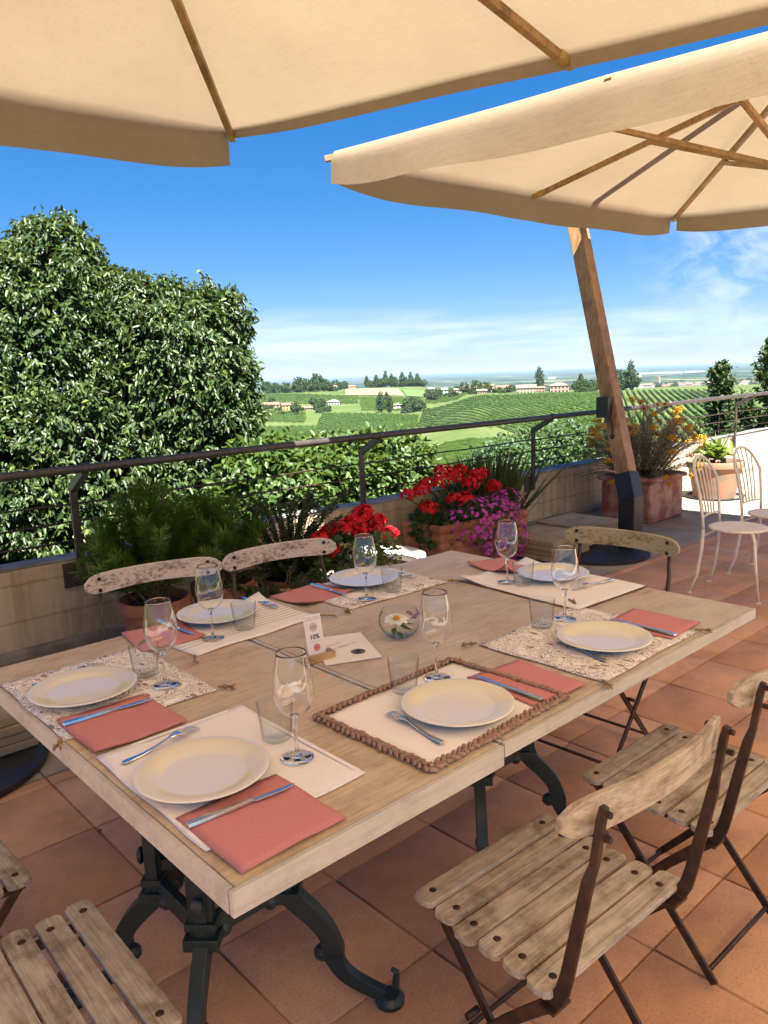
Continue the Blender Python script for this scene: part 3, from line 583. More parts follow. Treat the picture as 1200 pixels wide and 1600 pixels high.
# ------------------------------------------------------------------ folding slatted chairs
def screw_mesh(name, parent, p, r=.0085, axis='Z', z=.004):
    m = MB()
    if axis == 'Z': m.lathe([(0, 0), (r, 0), (r, z * .4), (r * .6, z), (0, z)], 10, p)
    else:
        m.tube([(p[0], p[1], p[2]), (p[0], p[1] + z, p[2])], r, 10)
    return m.build(name, MT['screw'], parent, smooth=False)
def folding_chair(label, backmat, group, slatmat):
    t = thing('folding_chair', label, 'chair', group=group)
    m = MB(); n = 6; W = .46
    seat_pts = []
    for i in range(n):
        yc = -.163 + i * .0625 + random.uniform(-.002, .002); ww = .054; dx = random.uniform(-.006, .006); R = Matrix.Rotation(random.uniform(-.012, .012), 3, 'Z')
        hw = W / 2 + dx
        # rounded-end slat outline
        pl = [(-hw + .012, yc - ww / 2), (hw - .012, yc - ww / 2), (hw - .003, yc - ww / 2 + .008), (hw, yc), (hw - .003, yc + ww / 2 - .008), (hw - .012, yc + ww / 2), (-hw + .012, yc + ww / 2), (-hw + .003, yc + ww / 2 - .008), (-hw, yc), (-hw + .003, yc - ww / 2 + .008)]
        z = .434 + .010 * ((i - 2.2) / 3) ** 2 + random.uniform(-.001, .001); m.prism(pl, z, z + .015); seat_pts.append((yc, z + .015))
    seat = m.build('seat', slatmat, t, bevel=.0022)
    for yc, z in seat_pts:
        for sx in (-1, 1): screw_mesh('screw', seat, (sx * .185 + random.uniform(-.004, .004), yc + random.uniform(-.006, .006), z - .0015))
    for sx in (-1, 1):       # seat rails under the slats
        m = MB(); m.box((sx * .185, -.005, .427), (.022, .34, .012)); m.build('seat_rail', MT['iron_brown'], t)
    for sx in (-1, 1):       # bent flat post: back top - seat rear - front foot
        x = sx * .212
        path = [(-.284, .848), (-.278, .82), (-.272, .775), (-.266, .735), (-.258, .70), (-.235, .585), (-.218, .50), (-.208, .462), (-.196, .438), (-.178, .415), (-.155, .392), (-.08, .315), (.06, .155), (.165, .035), (.185, .012)]
        wdt = [.013, .015, .015, .015, .022, .025, .026, .028, .029, .028, .026, .024, .023, .021, .018]; tk = [.014, .014, .014, .013, .010, .009, .009, .009, .009, .009, .009, .009, .009, .009, .009]
        m = MB(); m.flat_sweep(path, wdt, tk, [x * .97] * 4 + [x] * 11); m.build('post', MT['iron_brown'], t, bevel=.002)
        m = MB(); x2 = sx * .186; m.flat_sweep([(.165, .425), (.15, .41), (-.17, .035), (-.19, .012)], .022, .009, x2 - sx * .012); m.build('leg', MT['iron_brown'], t, bevel=.002)
        m = MB(); m.tube([(sx * .19, .02, .258), (sx * .222, .02, .258)], .008, 8); m.build('pivot', MT['iron_brown'], t, smooth=True)
        m = MB(); m.box((sx * .205, -.185, .418), (.05, .034, .006)); m.build('bracket', MT['iron_brown'], t)
    m = MB(); m.tube([(-.212, .165, .035), (.212, .165, .035)], .0065, 8); m.build('front_bar', MT['iron_brown'], t, smooth=True)
    m = MB(); m.tube([(-.178, -.17, .035), (.178, -.17, .035)], .0065, 8); m.build('rear_bar', MT['iron_brown'], t, smooth=True)
    # curved backrest board
    m = MB(); nx = 26; vs = []; fs = []; Wb = .262
    for i in range(nx + 1):
        a = -1 + 2 * i / nx; x = Wb * a; e = max(0, 1 - abs(a) ** 9) ** .5; hh = (.041 - .006 * (1 - a * a)) * max(e, .30); zc = .816 + .008 * (1 - a * a); yc = -.236 - .045 * (1 - a * a); tl = .10
        for s_, o_ in ((-1, .0072), (1, .0072), (1, -.0072), (-1, -.0072)):
            vs.append((x, yc + o_ - s_ * hh * tl, zc + s_ * hh))
    for i in range(nx):
        for k in range(4): fs.append((i * 4 + k, i * 4 + (k + 1) % 4, i * 4 + 4 + (k + 1) % 4, i * 4 + 4 + k))
    fs.append((3, 2, 1, 0)); fs.append((nx * 4, nx * 4 + 1, nx * 4 + 2, nx * 4 + 3)); m.add(vs, fs)
    bk = m.build('backrest', backmat, t, auto=50, bevel=.0022)
    for sx in (-1, 1):
        for z in (.795, .838): screw_mesh('screw', bk, (sx * .207, -.2445, z), .0075, 'Y', .004); screw_mesh('screw', bk, (sx * .207, -.298, z), .006, 'Y', .012)
    return t
GC = 'slatted folding chairs around the tables'
ch = folding_chair('slatted folding chair at right front, bare brown curved backrest turned to the camera', MT['back_wood'], GC, MT['slat_wood_x']); ch.location = (1.235, .905, 0); ch.rotation_euler = (0, 0, math.radians(-2))
dup(ch, (1.90, .93, 0), math.radians(-1), 'slatted folding chair at the right edge, second along the right side of the tables')
dup(ch, (.335, 1.36, 0), math.radians(-91), 'slatted folding chair at bottom left, seat end touching the nearest table end')
dup(ch, (.27, 1.955, 0), math.radians(-88), 'slatted folding chair cut off at the left edge, only a seat corner showing')
cw = folding_chair('folding chair with whitewashed peeling backrest beside the concrete wall, leftmost across the table', MT['chipped_white'], GC, MT['slat_wood_x']); cw.location = (1.24, 2.515, 0); cw.rotation_euler = (0, 0, PI + math.radians(-11))
dup(cw, (1.765, 2.42, 0), PI + math.radians(-9), 'folding chair with whitewashed peeling backrest in front of the cotoneaster sprays and geranium')
ce = folding_chair('folding chair with olive cream flaking backrest at the far table end', MT['chipped_olive'], GC, MT['slat_wood_x']); ce.location = (2.62, 1.70, 0); ce.rotation_euler = (0, 0, math.radians(92))

# ------------------------------------------------------------------ white iron chairs
def iron_chair(label):
    t = thing('garden_chair', label, 'chair', group='cream wire garden chairs'); mt = MT['white_iron']
    m = MB(); m.lathe([(0, .437), (.165, .437), (.182, .440), (.187, .448), (.182, .456), (.165, .457), (.12, .452), (0, .450)], 40, (0, .01, 0)); m.build('seat', mt, t, smooth=True)
    pts = []
    for k in range(25):
        q = PI * k / 24; pts.append((-.175 * math.cos(q), -.20 - .07 * math.sin(q), .74 + .175 * math.sin(q)))
    pts = [(-.145, -.165, .44), (-.15, -.17, .52), (-.165, -.185, .64)] + pts + [(.165, -.185, .64), (.15, -.17, .52), (.145, -.165, .44)]
    m = MB(); m.tube(pts, .0095, 10); m.build('back_frame', mt, t, smooth=True)
    m = MB(); m.tube([(-.15 + .3 * k / 10, -.17 - .02 * math.sin(PI * k / 10), .52) for k in range(11)], .007, 8); m.build('back_crossbar', mt, t, smooth=True)
    for i, x in enumerate((-.10, -.05, 0, .05, .10)):
        q = math.acos(max(-1, min(1, -x * 1.25 / .175))); top = (-.175 * math.cos(q), -.20 - .07 * math.sin(q), .74 + .175 * math.sin(q))
        m = MB(); m.tube([(x * .9, -.185, .52), (x * 1.02, -.205, .66), (x * 1.15, -.235, .80), top], .005, 6); m.build('back_rod', mt, t, smooth=True)
    for sx in (-1, 1):
        m = MB(); m.tube([(sx * .145, -.165, .44), (sx * .148, -.17, .30), (sx * .16, -.195, .12), (sx * .175, -.235, .006)], [.011, .011, .0105, .010], 10); m.lathe([(0, 0), (.018, 0), (.018, .006), (0, .01)], 12, (sx * .175, -.235, 0)); m.build('leg', mt, t, smooth=True)
        m = MB(); m.tube([(sx * .09, .12, .435), (sx * .125, .145, .43), (sx * .15, .165, .39), (sx * .162, .18, .25), (sx * .172, .21, .006)], [.011, .011, .011, .0105, .010], 10); m.lathe([(0, 0), (.018, 0), (.018, .006), (0, .01)], 12, (sx * .172, .21, 0)); m.build('leg', mt, t, smooth=True)
    m = MB(); m.tube([(.12 * math.cos(2 * PI * k / 24), .01 + .12 * math.sin(2 * PI * k / 24), .432) for k in range(25)], .007, 6); m.tube([(-.148, -.168, .395), (.148, -.168, .395)], .007, 8); m.build('seat_ring', mt, t, smooth=True)
    return t
ic = iron_chair('cream wire garden chair with hooped back standing before the yellow flower planter'); ic.location = (5.14, 2.20, 0); ic.rotation_euler = (0, 0, PI + .08)
dup(ic, (5.76, 2.20, 0), PI - .05, 'second cream wire garden chair, hooped back in front of the round terracotta pot')

# ------------------------------------------------------------------ parasols
SAG = .006
def parasol(label, C4, hub, pole, vals, cloth_='canvas'):
    """C4 four corners going round; hub apex; vals = (drop, flare) of the valance on each edge"""
    t = thing('garden_parasol', label, 'parasol', group='large square wooden parasols'); C4 = [Vector(c) for c in C4]; hub = Vector(hub)
    ring = []
    for i in range(4):
        ring.append(C4[i]); mid = (C4[i] + C4[(i + 1) % 4]) / 2; ring.append(mid)
    m = MB(); ctr = sum((c for c in C4), Vector()) / 4
    NU, NR = 24, 12
    for i in range(8):
        a, b = ring[i], ring[(i + 1) % 8]
        def fn(s, r_, a=a, b=b):
            e = a.lerp(b, s); p = hub.lerp(e, r_); sag = SAG * math.sin(PI * s) * r_ ** 1.5; p = p - Vector((0, 0, sag * .55))
            inn = (ctr - e); inn.z = 0; inn.normalize(); return p + inn * (.012 * math.sin(PI * s) * r_ ** 3)
        m.grid(fn, NU, NR)
        drop, flare = vals[i // 2]; d2 = (b - a); out = Vector((d2.y, -d2.x, 0)).normalized(); mid = (a + b) / 2
        if (mid - ctr).dot(out) < 0: out = -out
        def val(s, r_, a=a, b=b, out=out, i=i, drop=drop, flare=flare):
            base = fn_edge(a, b, s, ctr); corner = (1 - s) if i % 2 == 0 else s     # 1 at the corner end
            wv = (.012 * math.sin(s * 5 + i * 1.7) + .004 * math.sin(s * 13 + i)) * r_ * math.sin(PI * s)
            k = 1 - .25 * corner ** 6
            return base + out * (min(.075, drop * .36) * math.sin(min(1, r_ * 1.9) * PI / 2) * (1 - .6 * corner ** 8) + flare * r_ + wv) - Vector((0, 0, drop * k * (r_ ** 1.55) * (1 + .06 * math.sin(s * 7 + i) * math.sin(PI * s))))
        m.grid(val, NU, 10)
    m.build('canopy', MT[cloth_], t, smooth=True)
    for i in range(8):
        e = ring[i]; d = (e - hub); o = Vector((0, 0, -.045)); m = MB(); m.beam(hub + o - Vector((0, 0, .01)), e + d.normalized() * .07 + o * .8, .036, .034)
        rb = m.build('rib', MT['umb_wood'], t, bevel=.003)
        m = MB(); p = e + o * .8 - d.normalized() * .03; m.beam(p, p + d.normalized() * .05, .040, .038); m.build('rib_clip', MT['brass'], rb)
        q = hub.lerp(e, .52) + o; m = MB(); m.beam(q, (hub.x, hub.y, hub.z - .62), .030, .030); m.build('strut', MT['umb_wood'], t, bevel=.002)
    m = MB(); m.lathe([(0, -.72), (.05, -.72), (.055, -.55), (.04, -.5), (.04, -.06), (.08, -.05), (.08, .03), (0, .06)], 16, hub); m.build('hub', MT['umb_wood'], t, auto=40)
    bx, by = pole[0]; tx, ty, tzz = pole[1]; b0 = Vector((bx, by, .03)); k0 = Vector((bx, by, .46)); top = Vector((tx, ty, tzz)); d = (top - k0).normalized()
    k1 = k0 + d * ((.66 - .46) / d.z)
    m = MB(); m.beam(b0, k0 + Vector((0, 0, .02)), .145, .145, (0, 1, 0)); m.beam(k0 - d * .01, k1, .147, .147, (0, 1, 0)); m.build('sleeve', MT['black_steel'], t, bevel=.004)
    m = MB(); m.beam(k1 - d * .1, top, .128, .128, (0, 1, 0)); m.build('pole', MT['umb_wood'], t, bevel=.006)
    m = MB(); m.beam(top - d * .1 , Vector((hub.x, hub.y, hub.z + .10)), .085, .12); m.build('boom', MT['umb_wood'], t, bevel=.005)
    m = MB(); m.beam(Vector((hub.x, hub.y, hub.z - .02)), Vector((hub.x, hub.y, hub.z + .12)), .07, .07, (0, 1, 0)); m.build('hanger', MT['black_steel'], t)
    cx, cy = pole[2]; m = MB(); m.lathe([(0, .0), (.40, .0), (.415, .006), (.415, .03), (.40, .036), (0, .036)], 56, (cx, cy, .002)); m.build('base_disc', MT['black_steel'], t, auto=40)
    m = MB(); m.box((cx - .02, cy - .16, .045), (.12, .025, .016)); m.box((cx + .02, cy - .12, .048), (.05, .05, .012)); m.build('base_lock', MT['black_steel'], t, bevel=.003)
    # winch
    m = MB(); w = k0 + d * ((1.20 - .46) / d.z); m.box(w + Vector((-.10, .02, 0)), (.075, .11, .17)); m.tube([w + Vector((-.10, -.02, -.07)), w + Vector((-.09, -.05, -.14)), w + Vector((-.10, -.06, -.22))], .008, 8); m.ball(w + Vector((-.10, -.06, -.24)), .022, 8)
    m.build('winch', MT['black_steel'], t, bevel=.006)
    return t
def fn_edge(a, b, s, ctr):
    e = a.lerp(b, s); inn = (ctr - e); inn.z = 0; inn.normalize(); return e - Vector((0, 0, SAG * .55 * math.sin(PI * s))) + inn * (.012 * math.sin(PI * s))
MT['brass'] = noisy('brass_clip', (.42, .27, .08), (.55, .38, .14), 20, .4, metal=.7)
parasol('ecru parasol whose canopy covers the dining table, its pole beyond the left edge', [(2.70, 4.23, 3.015), (3.13, -.15, 2.645), (-.90, -.05, 2.62), (-1.55, 4.42, 3.02)], (.90, 2.15, 3.38), ((.35, 3.45), (.30, 4.32, 3.62), (.60, 3.45)), [(.075, .0), (.24, .0), (.24, 0), (.27, .0)])
parasol('ecru parasol at right with brown pole leaning out over the railing', [(3.23, 3.90, 2.895), (7.14, 3.74, 2.90), (7.30, -.1, 2.72), (3.14, 0, 2.65)], (5.20, 1.95, 3.27), ((5.74, 3.33), (6.15, 4.30, 3.46), (5.53, 3.50)), [(.22, .03), (.20, 0), (.24, 0), (.26, .02)])
parasol('unseen pale parasol added on the house side to shade and fill the near table end', [(3.3, .12, 3.0), (3.3, -3.2, 3.0), (-1.4, -3.2, 3.0), (-1.4, .12, 3.0)], (.95, -1.5, 3.35), ((.8, -3.6), (.78, -3.9, 3.5), (.8, -3.6)), [(.15, 0)] * 4, 'canvas_fill')  # added out of view: blocks the sun here and glows as fill light
parasol('unseen pale parasol added on the house side to shade the right part of the terrace', [(7.4, .12, 2.92), (7.4, -3.2, 2.92), (3.0, -3.2, 2.92), (3.0, .12, 2.92)], (5.2, -1.5, 3.27), ((5.3, -3.6), (5.28, -3.9, 3.5), (5.3, -3.6)), [(.15, 0)] * 4, 'canvas_fill')  # also added out of view, keeps sun off the right floor, adds fill

# ballast slabs on the parasol bases
def slab_stack(cx, cy, n, where, sz=.53, z0=.040):
    names = {0: 'lowest', n - 1: 'topmost'}; order = ['lowest', 'second lowest', 'middle', 'second highest', 'topmost'] if n == 5 else ['lowest', 'second lowest', 'second highest', 'topmost']
    for k in range(n):
        m = MB(); s = sz + random.uniform(-.004, .004); m.box((0, 0, .019), (s, s, .038)); o = m.build('ballast_slab', MT['slab_top'], bevel=.004)
        o.location = (cx + random.uniform(-.006, .006), cy + random.uniform(-.006, .006), z0 + k * .0405); o.rotation_euler = (0, 0, random.uniform(-.02, .02))
        tag(o, '%s beige concrete slab of the stack %s' % (order[k], where), 'slab', 'ballast slabs weighing down the parasols')
slab_stack(5.19, 3.79, 4, 'right next to the scalloped flower planter'); slab_stack(5.80, 3.87, 4, 'behind the right parasol pole', z0=.044)
slab_stack(.68, 3.60, 4, 'under the left table edge by the wall', .55)

# ------------------------------------------------------------------ table settings
Zt = tz_top + .001
def place(o, x, y, rz=0, z=Zt): o.location = (x, y, z); o.rotation_euler = (0, 0, rz); return o
def cloth(name, w, d, mat, thick=.0022, curl=0, wave=.0012, n=16, corners=(0, 0, 0, 0), seed=0):
    rs = random.Random(seed); ph = [rs.uniform(0, 6) for _ in range(6)]
    m = MB()
    def fn(a, b):
        x = (a - .5) * w; y = (b - .5) * d; z = .003 + wave * (math.sin(7 * a + ph[0]) * math.sin(5 * b + ph[1]) + .6 * math.sin(13 * a + ph[2] + 4 * b))
        for k, (ca, cb) in enumerate(((0, 0), (1, 0), (1, 1), (0, 1))):
            q = max(0, 1 - math.hypot(a - ca, b - cb) / .34); z += corners[k] * q * q
        rc = .03                                           # soft corners
        x += .0025 * math.sin(11 * b + ph[3]); y += .0025 * math.sin(9 * a + ph[4])
        return (x, y, max(z, .0012))
    m.grid(fn, n, n); return m.build(name, mat, solid=thick, smooth=True)
GM = 'placemats on the tables'
def mat_plain(x, y, w, d, rz, label, seed, corners=(0, 0, 0, 0), n=20):
    o = cloth('placemat', w, d, MT['mat_white'], .0024, seed=seed, corners=corners, wave=.0016, n=n); place(o, x, y, rz)
    m = MB(); s = .012     # stitched hem: a raised fold along the border
    for sx, sy, lx, ly in ((0, -1, w - .01, .010), (0, 1, w - .01, .010)): m.box((0, sy * (d / 2 - .006), .0044), (lx, ly, .0009))
    for sx in (-1, 1): m.box((sx * (w / 2 - .006), 0, .0045), (.010, d - .034, .0009))
    if max(corners) == 0: m.build('hem', MT['mat_white'], o)
    return tag(o, label, 'placemat', GM)
mat_plain(.752, 1.360, .365, .475, 0, 'plain white cotton placemat at the nearest table corner', 3)
o = mat_plain(2.335, 1.685, .40, .56, math.radians(-3), 'plain white placemat with dark underside edge at the far table end', 5, corners=(.0, .0, .018, .022))
m = MB(); P_ = [(-.2, -.28, .0022), (-.2, .28, .0022)]; m.tube([(-.203, -.28 + .56 * k / 12, .0030 + .0008 * math.sin(k)) for k in range(13)], .0026, 6); m.tube([(-.2 + .4 * k / 10, -.283, .0030) for k in range(11)], .0026, 6); m.build('piping', MT['piping'], o, smooth=True)
# braided
o = cloth('placemat', .470, .352, MT['mat_white'], .0024, seed=8, wave=.001); place(o, 1.270, 1.225, math.radians(1.5)); tag(o, 'white placemat with thick brown braided border', 'placemat', GM)
m = MB(); per = []
hw, hd = .243, .184
cs = [(-hw, -hd), (hw, -hd), (hw, hd), (-hw, hd)]
for i in range(4):
    a, b = Vector(cs[i]), Vector(cs[(i + 1) % 4]); n_ = int((b - a).length / .0085)
    for k in range(n_):
        p = a.lerp(b, k / n_); d = (b - a).normalized(); nn = Vector((-d.y, d.x)); s = 1 if k % 2 else -1
        R = Matrix.Rotation(math.atan2(d.y, d.x) + s * .65, 3, 'Z'); q = random.uniform(.8, 1.2); R = Matrix.Rotation(math.atan2(d.y, d.x) + s * random.uniform(.5, .85), 3, 'Z') @ Matrix.Rotation(random.uniform(-.3, .3), 3, 'Y'); m.ball((p.x + nn.x * s * .0050 + random.uniform(-.001, .001), p.y + nn.y * s * .0050, .0076 + .0015 * s), .0076 * q, 8, sc=(1.75, .74, .74), rot=R)
m.build('braided_edge', MT['jute'], o, smooth=True)
# floral with tassels
def tassel(parent, x, y, ang):
    m = MB(); R = Matrix.Rotation(ang, 3, 'Z'); c = Vector((x, y, .009)); ax = R @ Vector((1, 0, 0)); m.tube([c - ax * .012, c + ax * .002], [.0025, .0045], 7); m.ball(c + ax * .006, .0065, 8)
    for k in range(16):
        q = R @ Vector((.028 + random.uniform(-.006, .004), random.uniform(-.011, .011), random.uniform(-.008, .005))); m.tube([c + ax * .006, c + ax * .012 + q * .4, c + ax * .004 + q], .0016, 5)
    return m.build('tassel', MT['tassel'], parent, smooth=True)
def mat_floral(x, y, w, d, rz, label, seed):
    o = cloth('placemat', w, d, MT['floral'], .0022, seed=seed, wave=.001); place(o, x, y, rz); tag(o, label, 'placemat', GM)
    for sx in (-1, 1):
        for sy in (-1, 1): tassel(o, sx * (w / 2 + .012), sy * (d / 2 + .006), math.atan2(sy, sx) + random.uniform(-.3, .3))
    return o
mat_floral(1.907, 1.240, .505, .42, math.radians(1), 'floral tasselled placemat at the right side of the farther table', 11)
mat_floral(1.868, 2.165, .475, .345, math.radians(-2), 'floral tasselled placemat on the parapet side of the farther table', 12)
mat_floral(.752, 1.968, .395, .475, math.radians(0), 'floral tasselled placemat at the left end of the nearest table', 13)
# striped with twine ends
o = cloth('placemat', .475, .33, MT['striped'], .0022, seed=15, wave=.0016, corners=(0, 0, .028, 0)); place(o, 1.262, 2.175, math.radians(3)); tag(o, 'white placemat with fine brown stripes and twine ends', 'placemat', GM)
for sx in (-1, 1):
    m = MB(); a = Vector((sx * .235, -.16, .004)); pts = [a, a + Vector((sx * .012, -.012, .003)), a + Vector((sx * .02, -.035, .004)), a + Vector((sx * .034, -.05, .003)), a + Vector((sx * .03, -.062, .002))]; m.tube(pts, .0028, 6); m.build('twine', MT['tassel'], o, smooth=True)

GN = 'red paper napkins on the tables'
def napkin(x, y, w, d, rz, label, seed, corners=(0, 0, 0, 0)):
    m = MB(); rs = random.Random(seed); ph = [rs.uniform(0, 6) for _ in range(4)]
    for layer, (z0, sh) in enumerate(((.0002, 0), (.0012, .0018))):
        def fn(a, b):
            xx = (a - .5) * w + sh; yy = (b - .5) * d + sh; z = z0 + .0010 * (1 + math.sin(6 * a + ph[0]) * math.sin(5 * b + ph[1])) + .0006 * math.sin(17 * a + 9 * b + ph[2])
            for k, (ca, cb) in enumerate(((0, 0), (1, 0), (1, 1), (0, 1))):
                q = max(0, 1 - math.hypot(a - ca, b - cb) / .45); z += corners[k] * q * q * (1 if layer else .8)
            return (xx + .0012 * math.sin(8 * b + ph[3]), yy + .0012 * math.sin(7 * a + ph[1]), z + .0045)
        m.grid(fn, 12, 12)
    o = m.build('napkin', MT['napkin'], solid=.0007, smooth=True); place(o, x, y, rz); return tag(o, label, 'napkin', GN)
napkin(.688, 1.136, .222, .224, 0, 'red paper napkin on the plain white mat at the nearest table corner', 1)
napkin(1.520, 1.172, .195, .232, math.radians(-6), 'red paper napkin beside the braided-edge placemat', 2, (0, .004, 0, 0))
napkin(2.148, 1.168, .195, .222, math.radians(2), 'red paper napkin on the floral mat at the right table edge', 3)
napkin(2.415, 1.965, .19, .25, math.radians(-12), 'red paper napkin curling up at the far table end', 4, (.045, .0, .0, .012))
napkin(1.650, 2.25, .235, .20, math.radians(3), 'red paper napkin with a puckered edge beside the farthest floral mat', 5, (.016, .012, 0, 0))
napkin(1.050, 2.238, .20, .225, math.radians(-9), 'red paper napkin left of the striped placemat', 6, (0, .01, 0, 0))
napkin(.685, 1.725, .222, .232, 0, 'red paper napkin on the floral mat at the left table end', 7, (.006, 0, 0, .006))

GP = 'cream stoneware dinner plates'
m = MB(); m.lathe([(.0, .0045), (.070, .0045), (.072, .001), (.078, .001), (.080, .006), (.098, .0095), (.128, .0195), (.1335, .0215), (.1350, .0235), (.1330, .0250), (.1290, .0240), (.1270, .0245), (.098, .0140), (.088, .0110), (.080, .0102), (0, .0100)], 96)
pl = m.build('dinner_plate', MT['plate'], smooth=True); place(pl, .690, 1.345, 0, Zt + .0055); tag(pl, 'cream dinner plate at the nearest table corner', 'plate', GP)
for x, y, lb in ((1.275, 1.182, 'cream dinner plate on the braided-edge placemat'), (1.900, 1.180, 'cream dinner plate on the floral mat at the right table edge'), (2.400, 1.715, 'cream dinner plate half hidden behind glasses at the far table end'),
                 (1.885, 2.225, 'cream dinner plate in front of the red geranium'), (1.268, 2.270, 'cream dinner plate on the striped placemat'), (.690, 1.962, 'cream dinner plate on the floral mat at the left table end')):
    c = pl.copy(); COL.objects.link(c); place(c, x, y, random.uniform(0, 6), Zt + .0055); c['label'] = lb

GW = 'stemmed wine glasses'
def wine_glass(label):
    t = thing('wine_glass', label, 'wine glass', group=GW)
    prof = [(.004, .093), (.013, .096), (.027, .105), (.0370, .121), (.0420, .142), (.0430, .158), (.0405, .185), (.0362, .21), (.0318, .234)]
    pr = []
    for i in range(len(prof) - 1):                      # smooth the bowl curve
        p0 = prof[max(i - 1, 0)]; p1 = prof[i]; p2 = prof[i + 1]; p3 = prof[min(i + 2, len(prof) - 1)]
        for k in range(4):
            q = k / 4; h = lambda j: .5 * ((2 * p1[j]) + (-p0[j] + p2[j]) * q + (2 * p0[j] - 5 * p1[j] + 4 * p2[j] - p3[j]) * q * q + (-p0[j] + 3 * p1[j] - 3 * p2[j] + p3[j]) * q ** 3); pr.append((h(0), h(1)))
    pr.append(prof[-1]); inner = [(r - .0011, z + .0006) for r, z in reversed(pr)]
    m = MB(); n = 56; allp = pr + [(pr[-1][0] - .0005, pr[-1][1] + .0006)] + inner
    m.lathe(allp, n); b = m.build('bowl', MT['glass'], t, smooth=True)
    m = MB(); m.lathe([(0, .0905), (.0055, .0915), (.0095, .096), (.0070, .0925), (.0045, .086), (.0038, .07), (.0036, .03), (.0045, .014), (.009, .0065), (0, .0062)][:1] + [(.0095, .0962), (.0065, .0900), (.0042, .080), (.0036, .055), (.0037, .025), (.0052, .012), (.0105, .0058), (0, .0055)], 24); m.build('stem', MT['glass'], t, smooth=True)
    m = MB(); m.lathe([(0, 0), (.0345, 0), (.0352, .0008), (.034, .0018), (.018, .0038), (.010, .0056), (0, .0057)], 56); m.build('foot', MT['glass'], t, smooth=True)
    return t
wg = wine_glass('wine glass standing at the inner end of the nearest table corner setting'); place(wg, .872, 1.272, 0, Zt + .0060)
for x, y, lb in ((1.384, 1.354, 'wine glass on the braided-edge placemat in front of the flower bowl'), (2.012, 1.392, 'wine glass on the floral mat at the right, before the far end plate'), (2.237, 1.806, 'wine glass at the far table end in front of the magenta flowers'),
                 (1.740, 2.044, 'wine glass in front of the bright red geranium'), (1.144, 2.088, 'wine glass on the striped placemat against the white plate'), (.864, 1.852, 'wine glass on the floral mat at the left table end')):
    dup(wg, (x, y, Zt + .0060), random.uniform(0, 6), lb)
GT = 'clear water tumblers'
def tumbler(label):
    t = thing('tumbler', label, 'tumbler', group=GT); m = MB()
    n = 56; m.lathe([(0, 0), (.0285, 0), (.0305, .0015), (.0322, .006), (.0340, .018), (.0405, .086), (.0402, .0874), (.0393, .0876), (.0388, .086), (.0322, .018), (.0298, .0125), (.026, .0108), (0, .0102)], n)
    m.build('glass', MT['glass_soft'], t, smooth=True)
    return t
tb = tumbler('clear tumbler touching the wine glass at the nearest table corner'); place(tb, .893, 1.378, 0, Zt + .006)
for x, y, lb in ((1.268, 1.358, 'clear tumbler on the upper edge of the braided-edge placemat'), (1.905, 1.402, 'clear tumbler on the floral mat at the right table side'), (2.247, 1.738, 'clear tumbler at the far table end'),
                 (1.874, 2.052, 'clear tumbler before the plate under the red geranium'), (1.266, 2.097, 'clear tumbler on the striped placemat'), (.862, 1.962, 'clear tumbler on the floral mat at the left table end')):
    dup(tb, (x, y, Zt + .006), random.uniform(0, 6), lb)

def cutlery(name, stations, zf, extra=None, thick=.0022):
    """flat tapered blade from (y, halfwidth) stations"""
    m = MB(); vs = []; fs = []
    for y, hw in stations:
        z = zf(y); vs += [(-hw, y, z), (hw, y, z), (hw * .8, y, z + thick), (-hw * .8, y, z + thick)]
    n = len(stations)
    for i in range(n - 1):
        for k in range(4): fs.append((i * 4 + k, i * 4 + (k + 1) % 4, i * 4 + 4 + (k + 1) % 4, i * 4 + 4 + k))
    fs.append((3, 2, 1, 0)); b = (n - 1) * 4; fs.append((b, b + 1, b + 2, b + 3)); m.add(vs, fs)
    if extra: extra(m)
    return m.build(name, MT['steel'], auto=35, bevel=.0005)
def tines(m):
    for k in range(4):
        x = (k - 1.5) * .0058; pts = [(x, .052 + q * .050, .0045 + .011 * math.sin((q) * 1.5) - .012 * q * q + .0) for q in (0, .25, .5, .75, 1)]
        for a, b in zip(pts, pts[1:]): m.beam(a, b, .0032, .0020)
def fz(y): return .0018 + .011 * max(0, min(1, (y + .03) / .07)) * (1 - max(0, min(1, (y - .03) / .05)) * .55) + .003 * max(0, -(y + .04)) / .06
fk = cutlery('fork', [(-.100, .002), (-.098, .0075), (-.085, .0085), (-.05, .0055), (-.01, .0036), (.02, .0034), (.032, .007), (.042, .0112), (.054, .0115)], fz, tines)
def kn(m):
    m.prism([(-.001, .010), (.0085, .022), (.0088, .080), (.006, .098), (-.001, .112), (-.003, .100), (-.0035, .02)], .0032, .0046)
kf = cutlery('knife', [(-.112, .003), (-.110, .0085), (-.09, .0090), (-.03, .0070), (.005, .0055), (.018, .0040)], lambda y: .001, kn, .0058)
def put(o, a, b, label, cat, group, z, first=False):
    c = o if first else o.copy()
    if not first: COL.objects.link(c)
    ax, ay = a; bx, by = b; c.location = ((ax + bx) / 2, (ay + by) / 2, z); c.rotation_euler = (0, 0, math.atan2(by - ay, bx - ax) - PI / 2); tag(c, label, cat, group); return c
GF, GK = 'steel forks', 'steel knives'
